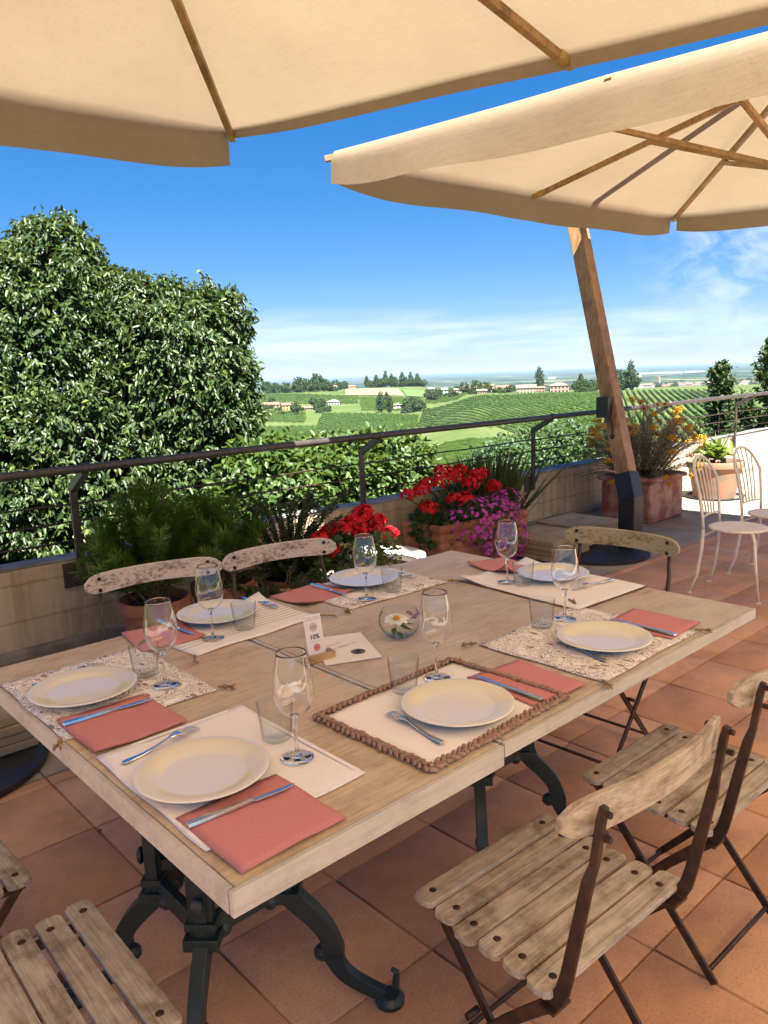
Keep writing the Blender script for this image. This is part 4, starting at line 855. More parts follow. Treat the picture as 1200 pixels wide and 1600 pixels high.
for i, (a, b, lb) in enumerate((((.598, 1.516), (.79, 1.556), 'steel fork resting behind the plate at the nearest table corner'), ((1.124, 1.085), (1.150, 1.29), 'steel fork lying on the braided-edge placemat'), ((1.770, 1.085), (1.822, 1.285), 'steel fork on the floral mat at the right table edge'),
        ((2.49, 1.525), (2.32, 1.555), 'steel fork on the white placemat at the far table end'), ((1.448, 2.40), (1.46, 2.2), 'steel fork right of the plate on the striped placemat'), ((.605, 2.110), (.81, 2.130), 'steel fork mostly hidden behind the leftmost plate'), ((2.02, 2.315), (2.05, 2.12), 'steel fork right of the plate under the geranium'))):
    put(fk, a, b, lb, 'fork', GF, Zt + .0055, i == 0)
for i, (a, b, lb) in enumerate((((.578, 1.204), (.800, 1.180), 'steel knife on the red napkin at the nearest table corner'), ((1.447, 1.065), (1.449, 1.283), 'steel knife on the napkin beside the braided-edge placemat'), ((2.082, 1.055), (2.086, 1.275), 'steel knife on the napkin at the right table edge'),
        ((1.722, 2.345), (1.716, 2.125), 'steel knife on the napkin in front of the geranium'), ((1.106, 2.367), (1.117, 2.165), 'steel knife on the napkin left of the striped placemat'), ((.575, 1.802), (.800, 1.783), 'steel knife on the napkin at the left table end'))):
    put(kf, a, b, lb, 'knife', GK, Zt + .0085, i == 0)

# litter on the tiles
for (x, y, rz, lb) in ((.985, 2.99, .4, 'curled dry reddish leaf on the tiles by the left parasol base'), (.905, 2.545, 2.1, 'tiny dry brown leaf lying on a grout line left of the table'), (2.72, .62, 1.1, 'tiny dry leaf crumb on the sunny tiles at the right edge')):
    V, Fq = leaves(np.array([[0, 0, .004], [.004, .002, .005]]), np.array([[1., .1, .25], [.7, .8, .3]]), np.array([[0, .3, 1.], [.2, -.2, 1.]]), np.array([.022, .016]), np.array([.010, .008]), .3); o = np_mesh('dry_leaf', V, Fq, MT['bark_leaf'] if 'bark_leaf' in MT else MT.setdefault('bark_leaf', plain('dry_leaf', (.20, .07, .035), .8))); o.location = (x, y, .001); o.rotation_euler = (0, 0, rz); tag(o, lb, 'leaf', 'dry leaves on the floor')
# flower bowl
t = thing('flower_bowl', 'small round glass bowl holding floating flowers at the table centre', 'bowl', (1.560, 1.680, Zt)); t.scale = (1.05, 1.05, .88)
m = MB(); m.lathe([(0, .0005), (.030, 0), (.040, .006), (.052, .022), (.0605, .042), (.0625, .058), (.0600, .078), (.0520, .098), (.0512, .0988), (.0503, .098), (.0583, .077), (.0607, .058), (.0587, .043), (.050, .0245), (.038, .010), (.028, .0065), (0, .006)], 56); m.build('glass', MT['glass_soft'], t, smooth=True)
f = thing('daisy', 'white flower with orange centre floating in the glass bowl', 'flower', (1.548, 1.682, Zt + .052)); f.rotation_euler = (.15, -.1, 0)
m = MB()
for k in range(9):
    q = 2 * PI * k / 9; R = Matrix.Rotation(q, 3, 'Z')
    def fn(a, b, R=R): return R @ Vector((.008 + .032 * a, (b - .5) * .022 * math.sin(PI * (.12 + .80 * a)) * 1.15, .004 + .008 * a * a - .010 * a ** 4 + .003 * abs(b - .5)))
    m.grid(fn, 6, 4)
m.build('petals', MT['white_petal'], f, solid=.0006, smooth=True)
m = MB(); m.ball((0, 0, .006), .0105, 12, sc=(1, 1, .6)); 
for k in range(24): q = k * 2.4; r_ = .0095 * math.sqrt(k / 24); m.ball((r_ * math.cos(q), r_ * math.sin(q), .012), .0018, 6)
m.build('centre', MT['yolk'], f, smooth=True)
m = MB(); s = MB()
s.tube([(-.012, -.010, -.008), (-.018, -.016, -.026), (-.026, -.012, -.048)], .0016, 6)
for (x, y, z, an, l_) in ((-.005, -.016, -.010, -.9, .034), (.012, -.016, -.012, -.2, .036), (-.022, -.012, -.014, -2.3, .030), (-.018, -.022, -.026, -1.6, .028), (.004, -.024, -.02, -.6, .03)):
    R = Matrix.Rotation(an, 3, 'Z')
    def fn(a, b, R=R, x=x, y=y, z=z, l_=l_): return R @ Vector((l_ * a, (b - .5) * .017 * math.sin(PI * (.06 + .92 * a)), .004 * abs(b - .5) - .010 * a * a)) + Vector((x, y, z))
    m.grid(fn, 6, 2)
m.build('leaf', MT['green_leaf'], f, solid=.0005, smooth=True); s.build('stalk', MT['green_leaf'], f, smooth=True)
f = thing('orchid_sprig', 'small purple blossom sprig leaning on the rim of the glass bowl', 'flower', (1.602, 1.664, Zt + .058))
m = MB()
for (x, y, z) in ((-.014, .004, .016), (-.006, 0, .008), (.002, -.004, .002), (.012, -.006, .006), (.006, .002, -.006)):
    for k in range(5):
        R = Matrix.Rotation(2 * PI * k / 5 + x * 90, 3, 'Z') @ Matrix.Rotation(.5, 3, 'Y')
        def fn(a, b, R=R, x=x, y=y, z=z): return R @ Vector((.011 * a, (b - .5) * .009 * math.sin(PI * (.1 + .85 * a)), .003 * a)) + Vector((x, y, z))
        m.grid(fn, 3, 2)
m.build('petals', MT['purple'], f, solid=.0004, smooth=True)
m = MB(); m.tube([(-.018, .006, .02), (0, 0, .004), (.010, -.004, -.012)], .001, 5); m.build('stalk', MT['green_leaf'], f, smooth=True)

# card stand, card, leaflet
bl = thing('card_stand', 'small light wooden block holding an upright paper card', 'card stand', (1.266, 1.704, Zt), math.radians(-8))
m = MB(); m.box((0, .0102, .011), (.088, .0135, .022)); m.box((0, -.0102, .0105), (.088, .0135, .021)); m.box((0, 0, .004), (.088, .0072, .008)); m.build('block', MT['light_wood'], bl, bevel=.001)
cd = thing('paper_card', 'upright white card printed 10% with grey and red seals', 'card', (1.266, 1.704, Zt + .008), math.radians(-8)); cd.rotation_euler = (math.radians(-12), 0, math.radians(-8))
m = MB(); m.box((-.006, 0, .062), (.056, .0006, .124)); m.build('sheet', MT['paper'], cd)
def text(body, size, parent, loc, rot, mat, name='lettering', font_scale=1):
    c = bpy.data.curves.new(name, 'FONT'); c.body = body; c.size = size; c.align_x = 'CENTER'; c.align_y = 'CENTER'; c.extrude = .00012; c.offset = .0004; c.resolution_u = 3
    o = bpy.data.objects.new(name, c); COL.objects.link(o); o.parent = parent; o.location = loc; o.rotation_euler = rot; o.scale = (font_scale, 1, 1); c.materials.append(mat); bpy.context.view_layer.update(); me = bpy.data.meshes.new_from_object(o.evaluated_get(bpy.context.evaluated_depsgraph_get())); me.materials.clear(); me.materials.append(mat); q = bpy.data.objects.new(name, me); COL.objects.link(q); q.parent = parent; q.location = loc; q.rotation_euler = rot; bpy.data.objects.remove(o); return q
FR = (PI / 2, 0, 0)
text('10%', .0185, cd, (-.006, -.0006, .060), FR, MT['ink'])
def dashes(parent, rows, mat, name, plane='XZ', y=-.0006, seed=1, h=.0016):
    rs = random.Random(seed); m = MB()
    for (x0, x1, z, hh) in rows:
        x = x0
        while x < x1:
            wd_ = rs.uniform(.0012, .0026) * hh / .0016
            if plane == 'XZ': m.box((x + wd_ / 2, y, z), (wd_, .0002, hh * rs.uniform(.6, 1)))
            else: m.box((x + wd_ / 2, z, y), (wd_, hh * rs.uniform(.6, 1), .0002))
            x += wd_ + (rs.uniform(.0006, .0010) if rs.random() > .22 else .0026) * hh / .0016
    return m.build(name, mat, parent)
dashes(cd, [(-.029, .012, .116, .0022), (-.029, .016, .110, .0026)], MT['ink_grey'], 'small_print')
dashes(cd, [(-.026, .014, .0475, .0014)], MT['ink_grey'], 'small_print', seed=3)
def seal(parent, c, r, mat, name, plane='XZ', rings=3, y=-.0006):
    m = MB()
    def P3(a, rr): return Vector((c[0] + rr * math.cos(a), y, c[1] + rr * math.sin(a))) if plane == 'XZ' else Vector((c[0] + rr * math.cos(a), c[1] + rr * .999 * math.sin(a), y))
    def ringf(r0_, r1_):
        m.grid(lambda a, b: P3(2 * PI * a, r0_ + (r1_ - r0_) * b), 40, 1)
    ringf(r * .88, r); ringf(r * .60, r * .80)
    for k in range(9): ringf(r * .5 * (k / 9), r * .5 * (k / 9) + r * .03)
    for k in range(7):
        a = 2 * PI * k / 7; m.add([P3(a, r * .05), P3(a + .35, r * .5), P3(a - .1, r * .55)], [(0, 1, 2)])
    return m.build(name, mat, parent, solid=.0002)
seal(cd, (-.006, .088), .0125, MT['ink_pale'], 'grey_seal'); seal(cd, (-.004, .030), .0105, MT['ink_red'], 'red_seal')
lf = thing('leaflet', 'folded white leaflet with faint lettering and a dark oval seal lying by the card', 'leaflet', (1.371, 1.722, Zt), math.radians(-25))
m = MB(); m.box((0, 0, .0012), (.165, .232, .0006)); m.add([(-.0825, -.116, .0026), (.0825, -.116, .0030), (.0825, .116, .0034), (-.0825, .116, .0030)], [(0, 1, 2, 3)]); m.build('sheet', MT['paper'], lf, solid=.0004)
RL = math.radians(-62)
pr_ = MB()
def flat_dashes(rows, seed):
    rs = random.Random(seed)
    for (s0, s1, t_, hh) in rows:
        s = s0
        while s < s1:
            wd_ = rs.uniform(.003, .006); a = RL + PI / 2
            R = Matrix.Rotation(math.radians(-65) + PI / 2, 3, 'Z'); c = R @ Vector((s, t_, 0)); pr_.box((c.x, c.y, .0040), (wd_, hh * rs.uniform(.3, .9), .0002), R); s += wd_ + (.0015 if rs.random() > .2 else .005)
flat_dashes([(-.03, .03, .045, .008), (-.055, .055, .012, .011)], 5)
pr_.build('faint_print', MT['ink_pale'], lf)
q = Matrix.Rotation(math.radians(25), 3, 'Z') @ Vector((0.0, 0, 0)); seal(lf, (.030, -.048), .021, MT['ink'], 'dark_seal', 'XY', y=.0042)

# ------------------------------------------------------------------ plants on the terrace
def np_merge(parts):
    V = []; Fq = []; R = []; k = 0
    for v, f, r in parts: V.append(v); Fq.append(f + k); R.append(r); k += len(v)
    return np.concatenate(V), np.concatenate(Fq), np.concatenate(R)
def round_pot(name, label, c, r, h, mat, group=None, rim=.03, soil=True, saucer=None):
    t = thing(name, label, 'flower pot', c, 0, group); m = MB()
    m.lathe([(0, 0), (r * .68, 0), (r * .72, .01), (r * .93, h - .075), (r * .955, h - .07), (r, h - .065), (r * 1.02, h - .035), (r, h), (r * .93, h + .002), (r * .90, h - .02), (r * .86, h - .06), (0, h - .062)], 48)
    m.build('pot', mat, t, auto=35)
    m = MB(); m.lathe([(0, h - .045), (r * .5, h - .042), (r * .875, h - .052)], 24); m.build('soil', MT['soil'], t, smooth=True)
    if saucer: m = MB(); m.lathe([(0, .0), (r * .95, 0), (r * 1.05, .035), (r * 1.02, .037), (r * .93, .012), (0, .012)], 40, (0, 0, -.012)); m.build('saucer', saucer, t, smooth=True)
    return t
def branches(name, parent, base, tips, r, mat, bend=.15):
    m = MB()
    for b_, tp in zip(base, tips):
        b_, tp = Vector(b_), Vector(tp); mid = b_.lerp(tp, .5) + Vector((0, 0, bend * (tp - b_).length)); m.tube([b_, b_.lerp(mid, .6), mid, mid.lerp(tp, .55), tp], [r, r * .9, r * .7, r * .5, r * .3], 5)
    return m.build(name, mat, parent, smooth=True)

# feathery evergreen in two terracotta pots
GQ = 'terracotta pots along the parapet'
def feathery(cx, cy, z0, tips, label, seed):
    t = thing('feathery_shrub', label, 'shrub', (cx, cy, z0)); parts = []; bases = []; tl = []
    for (x, y, z) in tips:
        tip = np.array([x - cx, y - cy, z - z0]); b0 = np.array([random.uniform(-.06, .06), random.uniform(-.06, .06), 0.0]); bases.append(b0); tl.append(tip)
        L_ = np.linalg.norm(tip - b0); ns = int(L_ / .017); ts = np.linspace(.28, 1.0, ns); mid = b0 * .5 + tip * .5 + np.array([0, 0, .12 * L_])
        P = ((1 - ts) ** 2)[:, None] * b0 + (2 * ts * (1 - ts))[:, None] * mid + (ts ** 2)[:, None] * tip; T = unit(np.gradient(P, axis=0)); per = 9
        C = np.repeat(P, per, 0); TT = np.repeat(T, per, 0); rd = rand_dirs(len(C)); rd = unit(rd - TT * (rd * TT).sum(1, keepdims=True)); A = rd * .75 + TT * rng.uniform(.45, .95, (len(C), 1))
        V, Fq = leaves(C, A, TT + rng.normal(0, .2, C.shape), rng.uniform(.045, .085, len(C)), rng.uniform(.0045, .0065, len(C)), .1); parts.append((V, Fq, np.repeat(np.clip(np.repeat(ts, per) * .55 + rng.uniform(-.15, .35, len(C)), 0, 1), 6)))
    V, Fq, R = np_merge(parts); np_mesh('foliage', V, Fq, MT['feather'], t, R); branches('stems', t, bases, tl, .006, MT['stem_brown'], .12); return t
def tipcloud(cx, cy, rx, ry, z0, z1, n):
    o = []
    for k in range(n):
        a = random.uniform(0, 2 * PI); r_ = math.sqrt(random.random()); x = cx + rx * r_ * math.cos(a); y = cy + ry * r_ * math.sin(a); z = z0 + (z1 - z0) * (1 - r_ * r_ * .75) * random.uniform(.72, 1.05); o.append((x, y, z))
    return o
round_pot('terracotta_pot', 'terracotta pot of the tall feathery evergreen behind the whitewashed chair', (1.86, 4.02, 0), .20, .36, MT['pot'], GQ)
round_pot('terracotta_pot', 'terracotta pot of the right feathery evergreen, next to the cotoneaster', (2.30, 4.02, 0), .19, .36, MT['pot'], GQ)
feathery(1.86, 4.02, .31, tipcloud(1.90, 4.05, .42, .34, .46, 1.02, 52), 'dark green feathery evergreen shrub in front of the railing, left clump', 1)
feathery(2.30, 4.02, .31, tipcloud(2.32, 4.10, .36, .34, .45, .90, 40), 'dark green feathery evergreen shrub in front of the railing, right lower clump', 2)
# fine weeping sprays at the foot
def sprays(name, label, cat, c, n, reach, up, leafmat_, ln, wd, step, seed, mat_st=None, pot=None):
    t = thing(name, label, cat, c); parts = []; ba = []; tp = []
    for k in range(n):
        a = random.uniform(0, 2 * PI); r_ = random.uniform(.4, 1) * reach[0]; tip = np.array([r_ * math.cos(a), r_ * math.sin(a) * reach[1] / reach[0], random.uniform(*up)]); b0 = np.array([random.uniform(-.05, .05), random.uniform(-.05, .05), 0.]); ba.append(b0); tp.append(tip)
        L_ = np.linalg.norm(tip); ts = np.linspace(.2, 1, max(4, int(L_ / step))); mid = b0 * .5 + tip * .5 + np.array([0, 0, .25 * L_]); P = ((1 - ts) ** 2)[:, None] * b0 + (2 * ts * (1 - ts))[:, None] * mid + (ts ** 2)[:, None] * tip; T = unit(np.gradient(P, axis=0))
        per = 3; C = np.repeat(P, per, 0) + rng.normal(0, step * .4, (len(P) * per, 3)); TT = np.repeat(T, per, 0); rd = rand_dirs(len(C)); A = rd * .8 + TT * .6
        V, Fq = leaves(C, A, np.array([0, 0, 1.]) + rng.normal(0, .4, C.shape), ln * rng.uniform(.7, 1.3, len(C)), wd * rng.uniform(.8, 1.2, len(C)), .15); parts.append((V, Fq, rnd6(len(C))))
    V, Fq, R = np_merge(parts); np_mesh('foliage', V, Fq, leafmat_, t, R); branches('stems', t, ba, tp, .004, mat_st or MT['stem_brown'], .22); return t
round_pot('terracotta_pot', 'low terracotta pot holding the small-leaved cotoneaster by the wall', (2.78, 4.02, 0), .20, .30, MT['pot'], GQ)
sprays('cotoneaster', 'small-leaved dark cotoneaster with arching sprays left of the bright geranium', 'shrub', (2.78, 4.02, .26), 150, (.50, .40), (-.02, .60), MT['smallleaf'], .017, .010, .011, 3)
round_pot('terracotta_pot', 'low terracotta pot of the trailing dark plant behind the middle whitewashed chair', (2.42, 3.62, 0), .17, .24, MT['pot'], GQ)
sprays('trailing_plant', 'low dark trailing plant between the chairs and the feathery evergreen', 'plant', (2.42, 3.62, .20), 110, (.40, .30), (-.10, .26), MT['smallleaf'], .022, .012, .014, 4)

# geraniums: foliage, flower heads each a part
def flower_head(parent, c, r, mat, n=46, ps=.017):
    d = rand_dirs(n); d[:, 2] = d[:, 2] * .75 + .2; d = unit(d); C0 = d * r * rng.uniform(.75, 1.05, (n, 1)) * np.array([1.1, 1.1, .78]); parts = []
    for k in range(5):
        rd = rand_dirs(n); t1 = unit(np.cross(d, np.array([.3, .2, .9]))); t2 = np.cross(d, t1); a = 2 * PI * k / 5 + rng.uniform(0, 6, (n, 1)) * 0 + (np.arange(n)[:, None] * 1.3); A = t1 * np.cos(a) + t2 * np.sin(a) + d * .35
        V, Fq = leaves(C0, A, d + rng.normal(0, .15, d.shape), ps, ps * .95, .12); parts.append((V, Fq, rnd6(n)))
    V, Fq, R = np_merge(parts); o = np_mesh('flower_head', V, Fq, mat, parent, R); o.location = c
    if parent: pass
    return o
def round_leaves(parent, ells, n, size, mat, name='foliage', up=.8):
    P, O = shell_points(ells, n, .12, .5, 9, .45); k = len(P); A = O * .8 + rng.normal(0, .5, P.shape); Nn = O * .5 + np.array([0, 0, up]) + rng.normal(0, .3, P.shape)
    V, Fq = leaves(P, A, Nn, size * rng.uniform(.6, 1.2, k), size * rng.uniform(.8, 1.25, k), .1); return np_mesh(name, V, Fq, mat, parent, rnd6(k))
round_pot('white_pot', 'round off-white glazed pot with sunlit rim holding the bright red geranium', (3.28, 3.70, 0), .30, .38, MT['pot_white'])
gp = thing('geranium', 'bright red sunlit geranium in the off-white pot beside the chair', 'geranium', (3.08, 3.66, .32))
round_leaves(gp, [((-.06, .02, .12), (.24, .22, .16)), ((-.2, .05, .02), (.16, .16, .12))], 420, .05, MT['geran_leaf'])
round_leaves(gp, [((.13, -.06, .10), (.13, .12, .16)), ((.16, -.10, -.03), (.09, .08, .10))], 520, .026, MT['varie'], 'variegated_foliage')
hs_ = []
for x, y, z, r in ((-.02, .0, .33, .072), (.06, .02, .37, .062), (-.09, .04, .29, .066), (-.01, -.05, .25, .060), (-.25, .08, .25, .050), (-.16, .12, .27, .045), (-.20, .0, .17, .050), (-.12, -.10, .06, .045), (.20, .05, .29, .058), (.28, .02, .20, .052), (.13, .0, .26, .045), (.02, .08, .31, .06), (.10, -.06, .33, .04)):
    flower_head(gp, (x, y, z), r, MT['red_petal'], int(30 + r * 420)); hs_.append((x, y, z))
branches('stems', gp, [(x * .3, y * .3, .0) for x, y, z in hs_], hs_, .0035, MT['stem'], .05)
# scalloped rectangular planter
t = thing('scalloped_planter', 'long terracotta planter with scalloped corners holding red and magenta flowers', 'planter', (4.62, 4.14, 0), math.radians(-4))
m = MB()
def sc_box(w, d, h, name, mat):
    m = MB(); n = 44; prof = [(h * k / n, .010 * abs(math.sin(PI * 6 * k / n))) for k in range(n + 1)]; vs = []; fs = []
    for z, o in prof:
        tp = .03 * (z / h - 1); hw, hd = w / 2 + tp + o, d / 2 + tp + o; vs += [(-hw, -hd, z), (hw, -hd, z), (hw, hd, z), (-hw, hd, z)]
    hw, hd = w / 2 - .035, d / 2 - .035; vs += [(-hw, -hd, h), (hw, -hd, h), (hw, hd, h), (-hw, hd, h), (-hw, -hd, h - .07), (hw, -hd, h - .07), (hw, hd, h - .07), (-hw, hd, h - .07)]
    k = len(prof) + 2
    for i in range(k - 1):
        for j in range(4): fs.append((i * 4 + j, i * 4 + (j + 1) % 4, i * 4 + 4 + (j + 1) % 4, i * 4 + 4 + j))
    fs.append((3, 2, 1, 0)); b = (k - 1) * 4; fs.append((b, b + 1, b + 2, b + 3)); m.add(vs, fs); return m.build(name, mat, t, auto=60, bevel=.006)
sc_box(.98, .44, .40, 'box', MT['pot']); m = MB(); m.box((0, 0, .345), (.90, .36, .02)); m.build('soil', MT['soil'], t)
gp = thing('geranium', 'deep red shaded geranium growing in the scalloped planter', 'geranium', (4.48, 4.18, .30))
round_leaves(gp, [((-.02, .0, .10), (.36, .22, .17)), ((-.25, -.05, .02), (.18, .16, .12))], 700, .055, MT['geran_leaf'])
hs_ = []
for x, y, z, r in ((-.42, .05, .33, .055), (-.32, .0, .36, .06), (-.30, -.05, .22, .068), (-.10, .0, .40, .075), (.00, .08, .46, .07), (.05, .0, .42, .065), (.0, -.14, .26, .072), (-.10, -.14, .27, .062), (.16, -.08, .36, .08), (.30, -.02, .40, .075), (.42, .04, .40, .06), (.42, -.10, .30, .055), (.22, .1, .45, .06), (-.16, .1, .38, .06), (.52, .0, .30, .045)):
    flower_head(gp, (x, y, z), r, MT['red_petal'], int(36 + r * 420)); hs_.append((x, y, z))
branches('stems', gp, [(x * .4, y * .4, .0) for x, y, z in hs_], hs_, .0035, MT['stem'], .05)
mp_ = thing('magenta_verbena', 'magenta verbena spilling over the front of the scalloped planter', 'flowers', (4.60, 4.00, .33))
round_leaves(mp_, [((.0, -.04, .04), (.34, .20, .17)), ((.12, -.16, -.12), (.22, .10, .16))], 620, .026, MT['geran_leaf'])
P, O = shell_points([((.0, -.04, .05), (.38, .24, .20)), ((.14, -.17, -.10), (.26, .13, .20)), ((.34, .0, .12), (.18, .14, .14)), ((-.10, -.16, -.02), (.18, .12, .12)), ((.05, -.20, -.14), (.22, .07, .16))], 760, .1, .12, 7, .9)
parts = []
for k in range(6):
    n = len(P); t1 = unit(np.cross(O, np.array([.3, .2, .9]))); t2 = np.cross(O, t1); a = 2 * PI * k / 6 + np.arange(n)[:, None]; V, Fq = leaves(P, t1 * np.cos(a) + t2 * np.sin(a) + O * .25, O + rng.normal(0, .2, O.shape), .020, .0095, .1); parts.append((V, Fq, rnd6(n)))
V, Fq, R = np_merge(parts); np_mesh('blossom', V, Fq, MT['magenta_petal'], mp_, R)
gt = thing('grass_tuft', 'tall green ornamental grass tuft behind the deep red geranium', 'grass', (5.22, 4.42, .0)); n = 520
C = np.concatenate([rng.normal(0, .05, (n, 2)), np.full((n, 1), .02)], 1); tip = np.stack([rng.normal(0, .27, n), rng.normal(0, .16, n), rng.uniform(.5, .86, n)], 1)
V, Fq = leaves(C, tip, rand_dirs(n), np.linalg.norm(tip, axis=1), .0055, .05); np_mesh('blades', V, Fq, MT['grass_blade'], gt, rnd6(n))
# yellow planter
t = thing('red_clay_planter', 'square limed red clay planter under the yellow flowering bush behind the pole', 'planter', (7.20, 4.05, 0))
m = MB(); m.prism([(-.33, -.27), (.33, -.27), (.33, .27), (-.33, .27)], 0, .40); m.box((0, 0, .425), (.72, .60, .05)); m.build('box', MT['pot_red'], t, bevel=.02); m = MB(); m.box((0, 0, .452), (.62, .50, .012)); m.build('soil', MT['soil'], t)
yp = thing('yellow_bush', 'silver leaved bush with scattered yellow flower heads behind the leaning pole', 'bush', (7.16, 4.05, .44)); parts = []; ba = []; tp = []; heads = []
for k in range(330):
    a = random.uniform(0, 2 * PI); r_ = math.sqrt(random.random()); tip = np.array([.80 * r_ * math.cos(a), .55 * r_ * math.sin(a), (.12 + .60 * (1 - r_ ** 2 * .7)) * random.uniform(.55, 1.15) - (.30 if r_ > .85 and random.random() < .4 else 0)]); b0 = np.array([tip[0] * .35, tip[1] * .3, 0]); ba.append(b0); tp.append(tip)
    L_ = np.linalg.norm(tip - b0); ts = np.linspace(.15, 1, max(5, int(L_ / .02))); mid = b0 * .5 + tip * .5 + np.array([0, 0, .15 * L_]); P = ((1 - ts) ** 2)[:, None] * b0 + (2 * ts * (1 - ts))[:, None] * mid + (ts ** 2)[:, None] * tip
    per = 3; C = np.repeat(P, per, 0) + rng.normal(0, .008, (len(P) * per, 3)); V, Fq = leaves(C, rand_dirs(len(C)) + np.array([0, 0, .4]), rand_dirs(len(C)), rng.uniform(.018, .036, len(C)), .005, .1); parts.append((V, Fq, rnd6(len(C)))); heads.append(tip)
V, Fq, R = np_merge(parts); np_mesh('foliage', V, Fq, MT['silver_leaf'], yp, R); branches('stems', yp, ba, tp, .0035, MT['stem_brown'], .12)
random.shuffle(heads)
clusters = [h for h in heads if h[2] > .30][:78] + [h for h in heads if h[2] <= .30 and h[1] < .1][:22]
for h in clusters:
    n = random.randint(90, 190); s_ = random.uniform(.014, .026); C = np.array(h) + rng.normal(0, 1, (n, 3)) * np.array([s_, s_, s_ * .6]); V, Fq = leaves(C, rand_dirs(n), np.array([0, 0, 1.]) + rng.normal(0, .4, (n, 3)), .011, .011, .1); np_mesh('flower_head', V, Fq, MT['yellow_petal'], yp, rnd6(n))
rp = round_pot('terracotta_pot', 'wide mossy terracotta pot on a dark saucer in the sun by the white chairs', (8.75, 4.02, .0), .31, .42, MT['pot_mossy'], GQ, saucer=MT['black_steel'])
pp = thing('leafy_plant', 'pale green leafy plant growing in the wide sunlit terracotta pot', 'plant', (8.75, 4.02, .38)); n = 120; C = rng.normal(0, .06, (n, 3)) * np.array([1, 1, .3]) + np.array([0, 0, .04]) ; C[:, 2] = np.abs(C[:, 2]); C = C + rng.uniform(0, 1, (n, 1)) * np.array([0, 0, .16]); A = rand_dirs(n) * np.array([1, 1, .6]) + np.array([0, 0, .35]); V, Fq = leaves(C, A, np.array([0, 0, 1.]) + rng.normal(0, .4, (n, 3)), rng.uniform(.12, .22, n), rng.uniform(.045, .07, n), .12); np_mesh('foliage', V, Fq, MT['pale_leaf'], pp, rnd6(n))

# ------------------------------------------------------------------ trees and shrubs beyond the parapet
def E3(px, py, d, rx, ry, rz): p = at_dist(px, py, d); return (tuple(p), (rx, ry, rz))
def rel(ells, o): return [(tuple(Vector(c) - Vector(o)), r) for c, r in ells]
def leafy(name, label, cat, ells, twigs, per, ln, wd, spread, mat, group=None, droop=.7, lump=.13, depth=.22, freq=2.3, tr=.12, axis_out=.5, limbs=True):
    c0 = sum((Vector(e[0]) for e in ells), Vector()) / len(ells); gz = tz(c0.x, c0.y) - .1; o = Vector((c0.x, c0.y, gz)); t = thing(name, label, cat, o, 0, group); re = rel(ells, o)
    V, Fq, R = crown(re, twigs, per, ln, wd, spread, droop, lump, depth, freq, axis_out)
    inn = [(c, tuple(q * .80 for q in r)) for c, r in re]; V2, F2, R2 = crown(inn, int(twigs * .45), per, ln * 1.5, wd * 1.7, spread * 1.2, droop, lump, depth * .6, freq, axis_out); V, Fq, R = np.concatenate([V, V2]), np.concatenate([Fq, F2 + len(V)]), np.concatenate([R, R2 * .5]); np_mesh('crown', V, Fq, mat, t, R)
    top = max(re, key=lambda e: e[0][2]); trunk('trunk', (0, 0, 0), (top[0][0] * .5, top[0][1] * .5, top[0][2]), tr, t, [e[0] for e in re] if limbs else ())
    return t
big = [E3(60, 592, 10.0, 1.42, 1.4, 1.55), E3(84, 425, 10.0, .58, .65, .66), E3(20, 450, 10.1, .5, .6, .5), E3(262, 595, 9.6, .98, 1.1, 1.26), E3(300, 660, 9.3, .76, .9, 1.25), E3(335, 505, 9.6, .38, .5, .38), E3(185, 500, 9.9, .50, .7, .56), E3(120, 790, 9.2, 1.7, 1.2, 1.5), E3(-70, 560, 10.2, 1.1, 1.2, 1.5), E3(280, 820, 9.0, .9, .8, 1.2)]
leafy('ivy_tree', 'huge round ivy-clad tree with glossy drooping leaves left of the view', 'tree', big, 11000, 13, .080, .033, .032, MT['ivy'], droop=.85, lump=.15, depth=.26, freq=5.5, tr=.22)
hd = [E3(470, 770, 8.4, .80, .7, .62), E3(560, 745, 8.8, .60, .6, .52), E3(620, 735, 9.6, .42, .5, .50), E3(420, 800, 7.8, .7, .6, .75), E3(500, 860, 8.2, 1.0, .7, .8), E3(600, 830, 9.2, .7, .6, .8)]
leafy('laurel_hedge', 'light green large-leaved bush rising just behind the railing at centre', 'bush', hd, 2400, 10, .085, .045, .04, MT['hedge'], droop=.35, lump=.16, depth=.3, freq=4, tr=.06)
for i, (px, py, d, rx, rz, lb) in enumerate(((725, 770, 26, 1.1, .8, 'dull green bush low on the slope behind the ornamental grass'), (782, 722, 30, 1.2, 1.1, 'blue-green bush below the vineyard left of the railing post near the pole'), (850, 706, 32, 1.4, 1.3, 'blue-green bush below the vineyard right behind the railing post near the pole'), (905, 708, 28, 1.2, 1.3, 'blue-green bush below the vineyard directly left of the leaning pole'), (985, 712, 31, 1.2, 1.1, 'blue-green bush on the slope behind the yellow flower heads'), (668, 790, 15, .6, .5, 'bright low bush in the gap above the red geraniums'))):
    es = [E3(px, py, d, rx, rx, rz * .8), E3(px - 16, py + 18, d, rx * .8, rx, rz * .8), E3(px + 22, py + 22, d - .6, rx * .8, rx * .8, rz * .75), E3(px + 5, py + 50, d, rx * 1.1, rx, rz)]
    leafy('slope_bush', lb, 'bush', es, 900, 9, .13 * d / 28, .075 * d / 28, .15, MT['bush'] if i != 5 else MT['hedge'], 'bushes on the slope below the vineyard', droop=.3, lump=.2, depth=.35, freq=1.5, tr=.07)
